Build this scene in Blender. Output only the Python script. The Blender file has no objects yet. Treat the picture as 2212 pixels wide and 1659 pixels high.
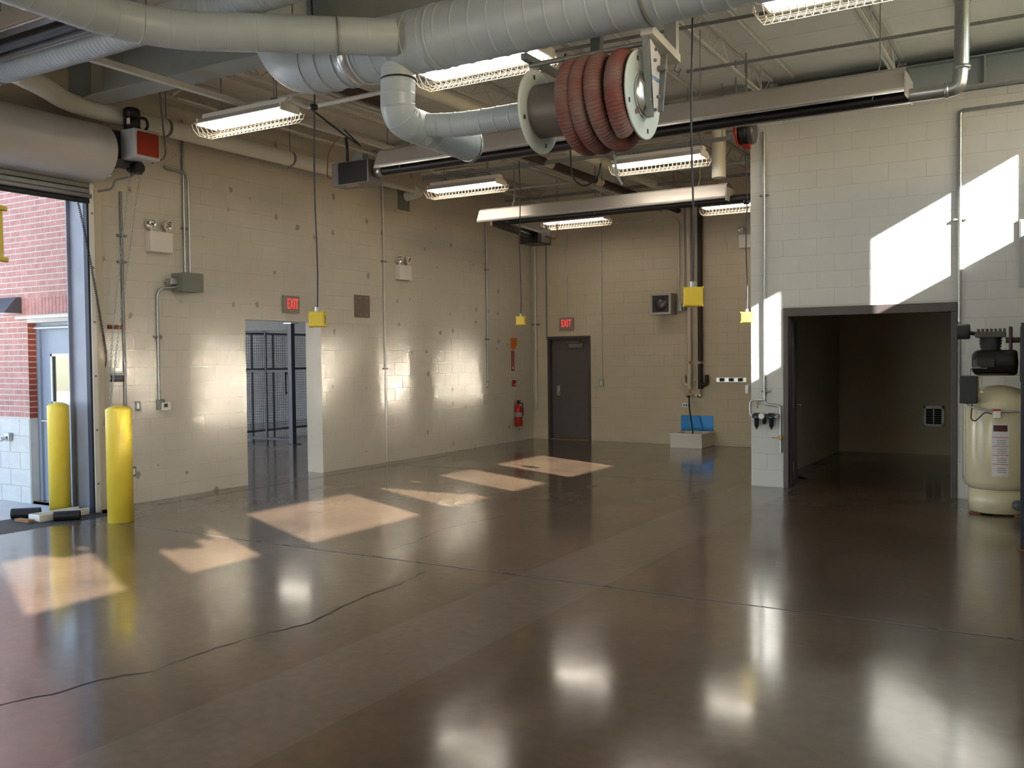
import bpy, bmesh, math, random
from mathutils import Vector, Matrix
PI = math.pi
random.seed(7)
SC = bpy.context.scene
COL = SC.collection

# ------------------------------------------------------------------ camera
CAM = Vector((9.2976, -2.8235, 1.6582))
F_PX, YAW, PITCH, ROLL = 1998.36, -0.5382, -0.0288, -0.0109
fwd = Vector((math.sin(YAW)*math.cos(PITCH), math.cos(YAW)*math.cos(PITCH), math.sin(PITCH)))
rgt0 = Vector((math.cos(YAW), -math.sin(YAW), 0)); up0 = rgt0.cross(fwd)
rgt = rgt0*math.cos(ROLL) + up0*math.sin(ROLL); upv = up0*math.cos(ROLL) - rgt0*math.sin(ROLL)
cd = bpy.data.cameras.new('camera'); cd.sensor_fit = 'HORIZONTAL'; cd.sensor_width = 36.0
cd.lens = F_PX/2212*36.0; cd.clip_start = 0.05; cd.clip_end = 300
cam = bpy.data.objects.new('camera', cd); COL.objects.link(cam)
cam.matrix_world = Matrix(((rgt.x, upv.x, -fwd.x, CAM.x), (rgt.y, upv.y, -fwd.y, CAM.y), (rgt.z, upv.z, -fwd.z, CAM.z), (0, 0, 0, 1)))
SC.camera = cam

# ------------------------------------------------------------------ sky, sun, exposure
SUN_DIR = Vector((-1.0, 0.49, -0.535)).normalized()      # the way the sunlight travels
w = bpy.data.worlds.new('sky'); SC.world = w; w.use_nodes = True
nt = w.node_tree; nt.nodes.clear()
sky = nt.nodes.new('ShaderNodeTexSky'); sky.sky_type = 'NISHITA'; sky.sun_disc = False
sky.sun_elevation = math.asin(-SUN_DIR.z); sky.sun_rotation = math.atan2(-SUN_DIR.x, -SUN_DIR.y)
sky.air_density = 1.0; sky.dust_density = 1.0
bg = nt.nodes.new('ShaderNodeBackground'); bg.inputs[1].default_value = 0.85
ow = nt.nodes.new('ShaderNodeOutputWorld')
nt.links.new(sky.outputs[0], bg.inputs[0]); nt.links.new(bg.outputs[0], ow.inputs[0])
sl = bpy.data.lights.new('sun', 'SUN'); sl.energy = 50.0; sl.angle = math.radians(0.53); sl.color = (1.0, 0.955, 0.89)
so = bpy.data.objects.new('sun', sl); COL.objects.link(so); so.location = (30, -15, 20)
so.rotation_euler = SUN_DIR.to_track_quat('-Z', 'Y').to_euler()
TUBE_STRENGTH = 18.0
try:                                   # keep the sun's mirror patches off the wet floor; fewer bounces than the default 12
    cy_ = SC.cycles; cy_.blur_glossy = 0.0; cy_.sample_clamp_indirect = 0.0
    cy_.use_light_tree = False; cy_.adaptive_threshold = 0.03; cy_.max_bounces = 5; cy_.diffuse_bounces = 3; cy_.glossy_bounces = 3; cy_.transmission_bounces = 2; cy_.transparent_max_bounces = 6
except Exception: pass
vs = SC.view_settings
vs.view_transform = 'Standard'; vs.look = 'None'; vs.gamma = 1.0; vs.use_curve_mapping = False; vs.exposure = 0.0

# ------------------------------------------------------------------ materials
def lin(c): return tuple(((v/255)/12.92 if v/255 <= 0.04045 else ((v/255+0.055)/1.055)**2.4) for v in c)
MATS = {}
def mat(name, rgb, rough=0.5, metal=0.0, var=0.0, vscale=6.0, bump=0.0, bscale=120.0, emit=None, estr=0.0, coat=0.0, spec=0.5):
    if name in MATS: return MATS[name]
    m = bpy.data.materials.new(name); m.use_nodes = True; MATS[name] = m
    n = m.node_tree.nodes; L = m.node_tree.links; b = n['Principled BSDF']
    c = lin(rgb) + (1,)
    b.inputs['Base Color'].default_value = c; b.inputs['Roughness'].default_value = rough; b.inputs['Metallic'].default_value = metal
    b.inputs['Specular IOR Level'].default_value = spec
    if coat: b.inputs['Coat Weight'].default_value = coat; b.inputs['Coat Roughness'].default_value = 0.13
    if emit: b.inputs['Emission Color'].default_value = tuple(emit) + (1,); b.inputs['Emission Strength'].default_value = estr
    if var or bump:
        g = n.new('ShaderNodeNewGeometry')
        if var:
            t = n.new('ShaderNodeTexNoise'); t.inputs['Scale'].default_value = vscale; t.inputs['Detail'].default_value = 5
            L.new(g.outputs['Position'], t.inputs['Vector'])
            r = n.new('ShaderNodeMapRange'); r.inputs[1].default_value = 0.3; r.inputs[2].default_value = 0.7
            r.inputs[3].default_value = 1-var; r.inputs[4].default_value = 1+var
            L.new(t.outputs[0], r.inputs[0])
            mx = n.new('ShaderNodeMix'); mx.data_type = 'RGBA'; mx.blend_type = 'MULTIPLY'; mx.inputs[0].default_value = 1
            mx.inputs[6].default_value = c; L.new(r.outputs[0], mx.inputs[7]); L.new(mx.outputs[2], b.inputs['Base Color'])
        if bump:
            t2 = n.new('ShaderNodeTexNoise'); t2.inputs['Scale'].default_value = bscale; t2.inputs['Detail'].default_value = 3
            L.new(g.outputs['Position'], t2.inputs['Vector'])
            bp = n.new('ShaderNodeBump'); bp.inputs['Strength'].default_value = bump; bp.inputs['Distance'].default_value = 0.01
            L.new(t2.outputs[0], bp.inputs['Height']); L.new(bp.outputs[0], b.inputs['Normal'])
    return m

def wall_paint(name, rgb, marks):
    """painted block: soft mottling, fine pits and, if marks, chipped patches with a shape of their own"""
    m = mat(name, rgb, rough=0.55, spec=0.35)
    n = m.node_tree.nodes; L = m.node_tree.links; b = n['Principled BSDF']
    g = n.new('ShaderNodeNewGeometry')
    t = n.new('ShaderNodeTexNoise'); t.inputs['Scale'].default_value = 1.3; t.inputs['Detail'].default_value = 6; t.inputs['Roughness'].default_value = 0.6
    L.new(g.outputs['Position'], t.inputs['Vector'])
    r = n.new('ShaderNodeMapRange'); r.inputs[1].default_value = 0.3; r.inputs[2].default_value = 0.85; r.inputs[3].default_value = 0.93; r.inputs[4].default_value = 1.04
    L.new(t.outputs[0], r.inputs[0])
    mx = n.new('ShaderNodeMix'); mx.data_type = 'RGBA'; mx.blend_type = 'MULTIPLY'; mx.inputs[0].default_value = 1
    mx.inputs[6].default_value = lin(rgb) + (1,); L.new(r.outputs[0], mx.inputs[7])
    last = mx.outputs[2]
    if marks:
        sx_ = n.new('ShaderNodeSeparateXYZ'); mp = n.new('ShaderNodeCombineXYZ')
        wob = n.new('ShaderNodeTexNoise'); wob.inputs['Scale'].default_value = 22; wob.inputs['Detail'].default_value = 2
        L.new(g.outputs['Position'], wob.inputs['Vector'])
        ad = n.new('ShaderNodeVectorMath'); ad.operation = 'MULTIPLY_ADD'; ad.inputs[1].default_value = (0.0, 0.06, 0.06)
        L.new(wob.outputs['Color'], ad.inputs[0]); L.new(g.outputs['Position'], ad.inputs[2]); L.new(ad.outputs[0], sx_.inputs[0]); L.new(sx_.outputs[1], mp.inputs[0]); zs = n.new('ShaderNodeMath'); zs.operation = 'MULTIPLY'; zs.inputs[1].default_value = 0.8; L.new(sx_.outputs[2], zs.inputs[0]); L.new(zs.outputs[0], mp.inputs[1])
        v = n.new('ShaderNodeTexVoronoi'); v.voronoi_dimensions = '2D'; v.inputs['Scale'].default_value = 2.6; L.new(mp.outputs[0], v.inputs['Vector'])
        sep = n.new('ShaderNodeSeparateColor'); L.new(v.outputs['Color'], sep.inputs[0])
        thr = n.new('ShaderNodeMapRange'); thr.inputs[1].default_value = 0.45; thr.inputs[2].default_value = 1.0; thr.inputs[3].default_value = 0.0; thr.inputs[4].default_value = 0.12
        L.new(sep.outputs[0], thr.inputs[0])
        lt = n.new('ShaderNodeMath'); lt.operation = 'SUBTRACT'; L.new(thr.outputs[0], lt.inputs[0]); L.new(v.outputs['Distance'], lt.inputs[1])
        st = n.new('ShaderNodeMapRange'); st.inputs[1].default_value = 0.0; st.inputs[2].default_value = 0.05; L.new(lt.outputs[0], st.inputs[0])
        fac = n.new('ShaderNodeMath'); fac.operation = 'MULTIPLY'; fac.inputs[1].default_value = 0.62; L.new(st.outputs[0], fac.inputs[0])
        m2 = n.new('ShaderNodeMix'); m2.data_type = 'RGBA'; m2.inputs[7].default_value = lin((112, 92, 74)) + (1,)
        L.new(fac.outputs[0], m2.inputs[0]); L.new(last, m2.inputs[6]); last = m2.outputs[2]
    L.new(last, b.inputs['Base Color'])
    t2 = n.new('ShaderNodeTexNoise'); t2.inputs['Scale'].default_value = 90; t2.inputs['Detail'].default_value = 4
    L.new(g.outputs['Position'], t2.inputs['Vector'])
    bp = n.new('ShaderNodeBump'); bp.inputs['Strength'].default_value = 0.22; bp.inputs['Distance'].default_value = 0.006
    L.new(t2.outputs[0], bp.inputs['Height']); L.new(bp.outputs[0], b.inputs['Normal'])
    return m

def concrete_floor(name, rgb, r0, r1, var=0.3):
    m = mat(name, rgb, rough=0.3)
    n = m.node_tree.nodes; L = m.node_tree.links; b = n['Principled BSDF']
    g = n.new('ShaderNodeNewGeometry')
    t = n.new('ShaderNodeTexNoise'); t.inputs['Scale'].default_value = 0.9; t.inputs['Detail'].default_value = 5; t.inputs['Roughness'].default_value = 0.62
    L.new(g.outputs['Position'], t.inputs['Vector'])
    cr = n.new('ShaderNodeMapRange'); cr.inputs[1].default_value = 0.3; cr.inputs[2].default_value = 0.7; cr.inputs[3].default_value = 1-var; cr.inputs[4].default_value = 1+var
    L.new(t.outputs[0], cr.inputs[0])
    mx = n.new('ShaderNodeMix'); mx.data_type = 'RGBA'; mx.blend_type = 'MULTIPLY'; mx.inputs[0].default_value = 1
    mx.inputs[6].default_value = lin(rgb) + (1,); L.new(cr.outputs[0], mx.inputs[7])
    t3 = n.new('ShaderNodeTexNoise'); t3.inputs['Scale'].default_value = 14; t3.inputs['Detail'].default_value = 3; L.new(g.outputs['Position'], t3.inputs['Vector'])
    c3 = n.new('ShaderNodeMapRange'); c3.inputs[1].default_value = 0.35; c3.inputs[2].default_value = 0.65; c3.inputs[3].default_value = 0.9; c3.inputs[4].default_value = 1.1
    L.new(t3.outputs[0], c3.inputs[0])
    m3 = n.new('ShaderNodeMix'); m3.data_type = 'RGBA'; m3.blend_type = 'MULTIPLY'; m3.inputs[0].default_value = 1
    L.new(mx.outputs[2], m3.inputs[6]); L.new(c3.outputs[0], m3.inputs[7]); L.new(m3.outputs[2], b.inputs['Base Color'])
    t2 = n.new('ShaderNodeTexNoise'); t2.inputs['Scale'].default_value = 2.6; t2.inputs['Detail'].default_value = 3
    mp = n.new('ShaderNodeMapping'); mp.inputs['Scale'].default_value = (1, 0.45, 1); L.new(g.outputs['Position'], mp.inputs['Vector']); L.new(mp.outputs[0], t2.inputs['Vector'])
    rr = n.new('ShaderNodeMapRange'); rr.inputs[1].default_value = 0.35; rr.inputs[2].default_value = 0.7; rr.inputs[3].default_value = r0; rr.inputs[4].default_value = r1
    L.new(t2.outputs[0], rr.inputs[0]); L.new(rr.outputs[0], b.inputs['Coat Roughness']); b.inputs['Roughness'].default_value = 0.34
    b.inputs['IOR'].default_value = 1.52; b.inputs['Specular IOR Level'].default_value = 0.15; b.inputs['Coat Weight'].default_value = 1.0; b.inputs['Coat IOR'].default_value = 1.6
    t4 = n.new('ShaderNodeTexNoise'); t4.inputs['Scale'].default_value = 60; t4.inputs['Detail'].default_value = 3; L.new(g.outputs['Position'], t4.inputs['Vector'])
    bp = n.new('ShaderNodeBump'); bp.inputs['Strength'].default_value = 0.05; bp.inputs['Distance'].default_value = 0.004
    L.new(t4.outputs[0], bp.inputs['Height']); L.new(bp.outputs[0], b.inputs['Normal'])
    return m

PAINT = wall_paint('beige_paint_marked', (206, 198, 184), True)
PAINT_LAMP_TINT = wall_paint('beige_paint_lamp_tint', (206, 192, 168), False)  # wall beige with the far wall's warm lamplight put into the colour
PAINT_DAY_TINT = wall_paint('beige_paint_day_tint', (200, 200, 196), False)  # same wall beige, cool daylight on the storage wall put into the colour
JOINT = mat('painted_joint', (196, 188, 174), 0.6)
FLOOR = concrete_floor('sealed_concrete', (92, 75, 60), 0.10, 0.17)
BAND = concrete_floor('sealed_concrete_band', (102, 89, 77), 0.13, 0.2, 0.14)
DECK = mat('deck_white', (226, 224, 215), 0.7, var=0.04, vscale=2)
STEELW = mat('steel_offwhite', (206, 202, 192), 0.5, var=0.05)
BEAMG = mat('beam_grey', (158, 164, 162), 0.55, var=0.05)
GALV = mat('galvanised', (176, 180, 182), 0.32, 0.85, var=0.08, vscale=25)
GALVD = mat('galvanised_dull', (132, 134, 132), 0.5, 0.5, var=0.1, vscale=20)
DUCTW = mat('duct_pale_grey', (174, 186, 194), 0.38, var=0.03, coat=0.15)
WHITE = mat('white_enamel', (226, 222, 214), 0.35)
PLASTW = mat('white_plastic', (226, 219, 210), 0.45)
BLACK = mat('black_metal', (26, 24, 24), 0.4)
RUBBER = mat('black_rubber', (24, 24, 27), 0.55)
TUBEB = mat('burnt_black_tube', (30, 25, 24), 0.42)
ALU = mat('bright_aluminium', (205, 205, 204), 0.24, 0.9)
FRAMEC = mat('door_frame_brown', (74, 66, 66), 0.42, var=0.05)
DOORC = mat('door_slate', (92, 84, 84), 0.42, var=0.04)
YELLOW = mat('safety_yellow', (234, 206, 72), 0.38, var=0.04)
REDC = mat('reel_red', (150, 34, 26), 0.4)
HOSE = mat('hose_dusty_red', (126, 80, 72), 0.75, var=0.22, vscale=7)
CREAM = mat('compressor_cream', (202, 193, 164), 0.25, coat=0.4)
NAVY = mat('navy_steel', (36, 42, 58), 0.45)
GREYBOX = mat('grey_enclosure', (124, 126, 116), 0.45)
LAMPC = mat('lamp_glow', (255, 250, 240), 0.5, emit=(1.0, 0.92, 0.81), estr=TUBE_STRENGTH)
EXITG = mat('exit_glow', (255, 40, 40), 0.5, emit=(1.0, 0.05, 0.04), estr=1.1)
SIGNG = mat('sign_grey', (150, 138, 128), 0.5)
CHROME = mat('chrome', (220, 220, 216), 0.15, 1.0)
BRASS = mat('brass', (170, 130, 70), 0.35, 0.8)
RUST = mat('rusty_steel', (112, 66, 44), 0.7, var=0.2, vscale=30)

def two_tone(name, a, b, scale, rough):   # HOSE2
    m = mat(name, a, rough); n = m.node_tree.nodes; L = m.node_tree.links
    g_ = n.new('ShaderNodeNewGeometry'); t = n.new('ShaderNodeTexNoise'); t.inputs['Scale'].default_value = scale; t.inputs['Detail'].default_value = 4
    r = n.new('ShaderNodeMapRange'); r.inputs[1].default_value = 0.38; r.inputs[2].default_value = 0.62
    mx = n.new('ShaderNodeMix'); mx.data_type = 'RGBA'; mx.inputs[6].default_value = lin(a)+(1,); mx.inputs[7].default_value = lin(b)+(1,)
    L.new(g_.outputs['Position'], t.inputs['Vector']); L.new(t.outputs[0], r.inputs[0]); L.new(r.outputs[0], mx.inputs[0]); L.new(mx.outputs[2], n['Principled BSDF'].inputs['Base Color']); return m
HOSE = two_tone('hose_two_tone', (122, 70, 62), (126, 100, 94), 5.0, 0.8)

def glass_mat(name, tint, mixv):
    m = bpy.data.materials.new(name); m.use_nodes = True; n = m.node_tree.nodes; L = m.node_tree.links; n.clear()
    tr = n.new('ShaderNodeBsdfTransparent'); tr.inputs[0].default_value = tint + (1,)
    gl = n.new('ShaderNodeBsdfGlossy'); gl.inputs['Roughness'].default_value = 0.02
    mx = n.new('ShaderNodeMixShader'); mx.inputs[0].default_value = mixv
    o = n.new('ShaderNodeOutputMaterial'); L.new(tr.outputs[0], mx.inputs[1]); L.new(gl.outputs[0], mx.inputs[2]); L.new(mx.outputs[0], o.inputs[0])
    return m
GLASS = glass_mat('clear_glass', (0.97, 0.98, 0.97), 0.06)
GLASSD = glass_mat('door_glass', (0.75, 0.8, 0.75), 0.45)

# ------------------------------------------------------------------ mesh helpers
class MB:
    def __init__(s): s.v = []; s.f = []; s.sm = []
    def add(s, vs, fs, smooth=False):
        o = len(s.v); s.v += [tuple(p) for p in vs]; s.f += [tuple(i+o for i in f) for f in fs]; s.sm += [smooth]*len(fs); return s
    def box(s, x0, x1, y0, y1, z0, z1, c=0.0):
        x0, x1 = sorted((x0, x1)); y0, y1 = sorted((y0, y1)); z0, z1 = sorted((z0, z1))
        c = min(c, (x1-x0)/2.2, (y1-y0)/2.2, (z1-z0)/2.2)
        if c <= 0:
            return s.add([(x, y, z) for x in (x0, x1) for y in (y0, y1) for z in (z0, z1)],
                         [(0, 1, 3, 2), (4, 6, 7, 5), (0, 4, 5, 1), (2, 3, 7, 6), (0, 2, 6, 4), (1, 5, 7, 3)])
        bm = bmesh.new(); bmesh.ops.create_cube(bm, size=1)
        for v in bm.verts: v.co = Vector(((x0+x1)/2+v.co.x*(x1-x0), (y0+y1)/2+v.co.y*(y1-y0), (z0+z1)/2+v.co.z*(z1-z0)))
        bmesh.ops.bevel(bm, geom=bm.edges[:], offset=c, segments=2, affect='EDGES', profile=0.5)
        return s.bm(bm)
    def bm(s, bm, smooth=False):
        bm.verts.index_update()
        s.add([v.co[:] for v in bm.verts], [[v.index for v in f.verts] for f in bm.faces], smooth); bm.free(); return s
    def cyl(s, a, b, r, n=16, r2=None, caps=True, smooth=True):
        a, b = Vector(a), Vector(b); r2 = r if r2 is None else r2
        d = (b-a).normalized(); u = d.orthogonal().normalized(); w_ = d.cross(u)
        vs = []
        for p, rr in ((a, r), (b, r2)):
            vs += [p+(u*math.cos(2*PI*i/n)+w_*math.sin(2*PI*i/n))*rr for i in range(n)]
        s.add(vs, [(i, (i+1) % n, n+(i+1) % n, n+i) for i in range(n)], smooth)
        if caps: s.add(vs, [tuple(range(n))[::-1], tuple(range(n, 2*n))])
        return s
    def tube(s, path, r, n=8, caps=True, rads=None, closed=False):
        P = [Vector(p) for p in path]; m = len(P); vs = []; u = None
        for i, p in enumerate(P):
            if closed: d = (P[(i+1) % m]-P[i-1]).normalized()
            else: d = (P[min(i+1, m-1)]-P[max(i-1, 0)]).normalized()
            if u is None: u = d.orthogonal().normalized()
            u = (u-d*u.dot(d)).normalized(); w_ = d.cross(u); rr = rads[i] if rads else r
            vs += [p+(u*math.cos(2*PI*k/n)+w_*math.sin(2*PI*k/n))*rr for k in range(n)]
        fs = []
        for i in range(m if closed else m-1):
            j = (i+1) % m
            fs += [(i*n+k, i*n+(k+1) % n, j*n+(k+1) % n, j*n+k) for k in range(n)]
        s.add(vs, fs, True)
        if caps and not closed: s.add(vs, [tuple(range(n))[::-1], tuple(range((m-1)*n, m*n))])
        return s
    def lathe(s, a, d, prof, n=24, smooth=True, closed=False):
        """prof: list of (distance along d, radius)"""
        a = Vector(a); d = Vector(d).normalized(); u = d.orthogonal().normalized(); w_ = d.cross(u); vs = []
        for t, r in prof: vs += [a+d*t+(u*math.cos(2*PI*k/n)+w_*math.sin(2*PI*k/n))*max(r, 1e-4) for k in range(n)]
        m = len(prof); fs = []
        for i in range(m if closed else m-1):
            j = (i+1) % m
            fs += [(i*n+k, i*n+(k+1) % n, j*n+(k+1) % n, j*n+k) for k in range(n)]
        return s.add(vs, fs, smooth)
    def prism(s, pts, d, smooth=False):
        """pts: 3D polygon, extruded by vector d"""
        P = [Vector(p) for p in pts]; d = Vector(d); n = len(P)
        return s.add(P+[p+d for p in P], [tuple(range(n))[::-1], tuple(range(n, 2*n))]+[(i, (i+1) % n, n+(i+1) % n, n+i) for i in range(n)], smooth)
    def mesh(s, name, m, off=(0, 0, 0)):
        me = bpy.data.meshes.new(name)
        me.from_pydata([(v[0]-off[0], v[1]-off[1], v[2]-off[2]) for v in s.v], [], s.f)
        bm = bmesh.new(); bm.from_mesh(me); bmesh.ops.recalc_face_normals(bm, faces=bm.faces[:]); bm.to_mesh(me); bm.free()
        me.polygons.foreach_set('use_smooth', s.sm); me.materials.append(m); me.update(); return me

def wloc(o):
    p = Vector((0, 0, 0))
    while o is not None: p += o.location; o = o.parent
    return p
def tag(o, label=None, cat=None, group=None, kind=None):
    if label: o['label'] = label
    if cat: o['category'] = cat
    if group: o['group'] = group
    if kind: o['kind'] = kind
    return o
def base_of(vs):
    xs = [v[0] for v in vs]; ys = [v[1] for v in vs]; zs = [v[2] for v in vs]
    return ((min(xs)+max(xs))/2, (min(ys)+max(ys))/2, min(zs))
def build(mb, name, m, parent=None, label=None, cat=None, group=None, kind=None):
    off = wloc(parent) if parent else Vector(base_of(mb.v))
    o = bpy.data.objects.new(name, mb.mesh(name, m, off)); COL.objects.link(o)
    if parent: o.parent = parent
    else: o.location = off
    return tag(o, label, cat, group, kind)
def thing(name, label, cat, loc, group=None, kind=None):
    o = bpy.data.objects.new(name, None); COL.objects.link(o); o.location = loc; o.empty_display_size = 0.1
    return tag(o, label, cat, group, kind)
def dup(root, loc, label):
    r = root.copy(); COL.objects.link(r); r.location = loc; r['label'] = label
    for ch in root.children:
        c = ch.copy(); COL.objects.link(c); c.parent = r
        for g in ch.children:
            d = g.copy(); COL.objects.link(d); d.parent = c
    return r
def arc(c, u, v, r, a0, a1, n=8):
    c, u, v = Vector(c), Vector(u), Vector(v)
    return [c+u*math.cos(a0+(a1-a0)*i/n)*r+v*math.sin(a0+(a1-a0)*i/n)*r for i in range(n+1)]
def fillet(path, r, n=6):
    """round the corners of a polyline"""
    P = [Vector(p) for p in path]; out = [P[0]]
    for i in range(1, len(P)-1):
        a, b, c = P[i-1], P[i], P[i+1]; d1 = (a-b); d2 = (c-b); l = min(r, d1.length*0.49, d2.length*0.49)
        p, q = b+d1.normalized()*l, b+d2.normalized()*l
        for k in range(n+1):
            t = k/n; out.append(p*(1-t)**2+b*2*t*(1-t)+q*t*t)
    return out+[P[-1]]
def text(name, body, size, m, parent, loc, rot, extrude=0.002, sx=1.0):
    cu = bpy.data.curves.new(name, 'FONT'); cu.body = body; cu.size = size; cu.extrude = extrude; cu.align_x = 'CENTER'; cu.align_y = 'CENTER'
    cu.materials.append(m); tmp = bpy.data.objects.new(name, cu); COL.objects.link(tmp)
    dg = bpy.context.evaluated_depsgraph_get(); me = bpy.data.meshes.new_from_object(tmp.evaluated_get(dg)); bpy.data.objects.remove(tmp)
    o = bpy.data.objects.new(name, me); COL.objects.link(o); o.parent = parent
    o.location = Vector(loc)-wloc(parent); o.rotation_euler = rot; o.scale = (sx, 1, 1); return o
ROT_X = (PI/2, 0, PI/2)     # reads from +X
ROT_Y = (PI/2, 0, 0)        # reads from -Y

# ------------------------------------------------------------------ the room shell
YB, YP, XR, YF, ZD = 13.58, 8.734, 10.3, -6.0, 5.0
C = 0.2032
EX = 0.0022      # depth of the joints

def subtract(u0, u1, spans):
    out = [(u0, u1)]
    for a, b in spans:
        nx = []
        for p, q in out:
            if b <= p or a >= q: nx.append((p, q)); continue
            if a > p: nx.append((p, a))
            if b < q: nx.append((b, q))
        out = nx
    return [(p, q) for p, q in out if q-p > 0.03]

BLOCKS = {}
def block_mesh(wd, ht, axis, sgn, m, pre):
    """a block with eased edges, front face on the plane, centred in width, standing on z=0; axis 'x': faces +/-x"""
    k = (pre, round(wd, 3), round(ht, 3), axis, sgn, m.name)
    if k in BLOCKS: return BLOCKS[k]
    h = wd/2; e = 0.0022; d = 0.012
    fr = [(-h+e, e), (h-e, e), (h-e, ht-e), (-h+e, ht-e)]; bk = [(-h, 0), (h, 0), (h, ht), (-h, ht)]
    pts = [(u, -0.0, z) for u, z in fr]+[(u, e, z) for u, z in bk]+[(u, d, z) for u, z in bk]
    vs = []
    for u, dep, z in pts:
        vs.append((-dep*sgn, u, z) if axis == 'x' else (u, -dep*sgn, z))
    fs = [(0, 1, 2, 3)]+[(i, (i+1) % 4, 4+(i+1) % 4, 4+i) for i in range(4)]+[(4+i, 4+(i+1) % 4, 8+(i+1) % 4, 8+i) for i in range(4)]
    mb = MB().add(vs, fs); BLOCKS[k] = mb.mesh(pre, m); return BLOCKS[k]

def lay_blocks(wall, axis, plane, sgn, u0, u1, z1, zoff, openings, m, uref, pre='block', cl=2*C, ch=C, gap=0.004, zmin=0.0, limit=300, score=None):
    """openings: (ua, ub, za, zb). Every block is a child of the wall; beyond the limit one joined part."""
    cells = []
    k = 0
    while zoff+k*ch < z1:
        za, zb = max(zoff+k*ch, zmin), min(zoff+(k+1)*ch, z1); k += 1
        if zb-za < 0.03: continue
        spans = [(a, b) for a, b, c, d in openings if c < (za+zb)/2 < d]
        u = uref+(cl/2 if k % 2 else 0)
        u -= math.ceil((u-u0)/cl)*cl
        while u < u1:
            for p, q in subtract(max(u, u0), min(u+cl, u1), spans): cells.append((p, q, za, zb))
            u += cl
    if score: cells.sort(key=lambda c: -score((c[0]+c[1])/2, (c[2]+c[3])/2))
    off = wloc(wall)
    rest = MB()
    for i, (p, q, za, zb) in enumerate(cells):
        me = block_mesh(q-p-gap, zb-za-gap, axis, sgn, m, pre)
        uc = (p+q)/2
        loc = Vector((plane, uc, za+gap/2)) if axis == 'x' else Vector((uc, plane, za+gap/2))
        if i < limit:
            o = bpy.data.objects.new(pre, me); COL.objects.link(o); o.parent = wall; o.location = loc-off
        else:
            rest.add([Vector(v.co)+loc for v in me.vertices], [tuple(pp.vertices) for pp in me.polygons])
    if rest.f: build(rest, pre+'_courses', m, wall, kind='stuff')

def struct(mb, name, m, label, parent=None):
    return build(mb, name, m, parent, label if parent is None else None, None, None, 'structure' if parent is None else None)

def near(px, py=None):
    return None
def score_x(u, z): return 1.0/((Vector((0, u, z))-CAM).length) if u > 3.6 else 0
def score_b(u, z): return 1.0/((Vector((u, YB, z))-CAM).length) + (1 if u < 6 else 0)
def score_p(u, z): return 1.0/((Vector((u, YP, z))-CAM).length) if u < 9.0 else 0

# floor slabs
SLAB = -0.15
JY, BX0, BX1 = 3.2, 5.74, 6.45
fl = MB(); fl.box(0.5, XR, YF, YB+0.4, SLAB, -0.004)
fl.box(-12, 0.5, 3.72, 20, SLAB, -0.004)
floor = struct(fl, 'floor', mat('joint_filler', (58, 50, 44), 0.55), 'dark sealed concrete floor running through the whole workshop')
def slab(x0, x1, y0, y1, m=FLOOR, nm='floor_slab'):
    return build(MB().box(x0, x1, y0, y1, -0.1, 0.0), nm, m, floor)
g = 0.012
slab(0.5, BX0, YF, JY-g); slab(BX1, XR, YF, JY-g); slab(BX0, BX1, YF, JY-g, BAND, 'trench_band')
slab(0.5, BX0, JY+g, YB+0.4); slab(BX1, XR, JY+g, YB+0.4); slab(BX0, BX1, JY+g, YB, BAND, 'trench_band')
slab(-12, 0.499, 3.72, 20)
# joint sealant, broken here and there
js = MB()
x = 0.5
while x < XR:
    l = random.uniform(0.25, 1.1); js.box(x, min(x+l, XR), JY-0.006, JY+0.004, -0.01, 0.002); x += l+random.uniform(0.02, 0.12)
build(js, 'joint_sealant', mat('sealant', (84, 86, 96), 0.3), floor)
def crack(pts, wd, nm='crack'):
    P = []
    for i in range(len(pts)-1):
        a, b = Vector(pts[i]+(0,)), Vector(pts[i+1]+(0,)); k = max(2, int((b-a).length/0.06))
        for j in range(k):
            t = j/k; P.append(a.lerp(b, t)+Vector((random.uniform(-1, 1)*0.012, random.uniform(-1, 1)*0.008, 0)))
    mb = MB(); L_ = []; R_ = []
    for i, p in enumerate(P):
        d = (P[min(i+1, len(P)-1)]-P[max(i-1, 0)]).normalized(); nrm = Vector((-d.y, d.x, 0)); ww = wd*random.uniform(0.35, 1.3)
        L_.append(p+nrm*ww); R_.append(p-nrm*ww)
    n_ = len(P); vs = [(q.x, q.y, 0.0012) for q in L_]+[(q.x, q.y, 0.0012) for q in R_]
    mb.add(vs, [(i, i+1, n_+i+1, n_+i) for i in range(n_-1)]); build(mb, nm, mat('crack_dark', (46, 38, 32), 0.8), floor)
crack([(4.80, -0.9), (4.88, -0.29), (4.96, -0.08), (4.98, 0.16), (5.12, 0.39), (5.11, 0.84), (5.14, 1.14), (5.23, 1.43), (5.17, 1.76), (5.12, 2.2), (5.11, 2.58), (5.03, 3.04)], 0.0065)
crack([(4.28, 3.5), (4.27, 3.88), (4.13, 4.44), (4.17, 4.79), (4.28, 5.49), (4.51, 6.0), (4.51, 6.54), (4.52, 7.02)], 0.0065)
crack([(0.06, 7.9), (0.54, 8.64), (1.9, 8.7), (3.6, 8.75), (5.4, 8.8)], 0.005)
crack([(0.32, 4.2), (0.33, 6.2), (0.31, 8.2), (0.33, 10.2)], 0.006)

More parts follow.
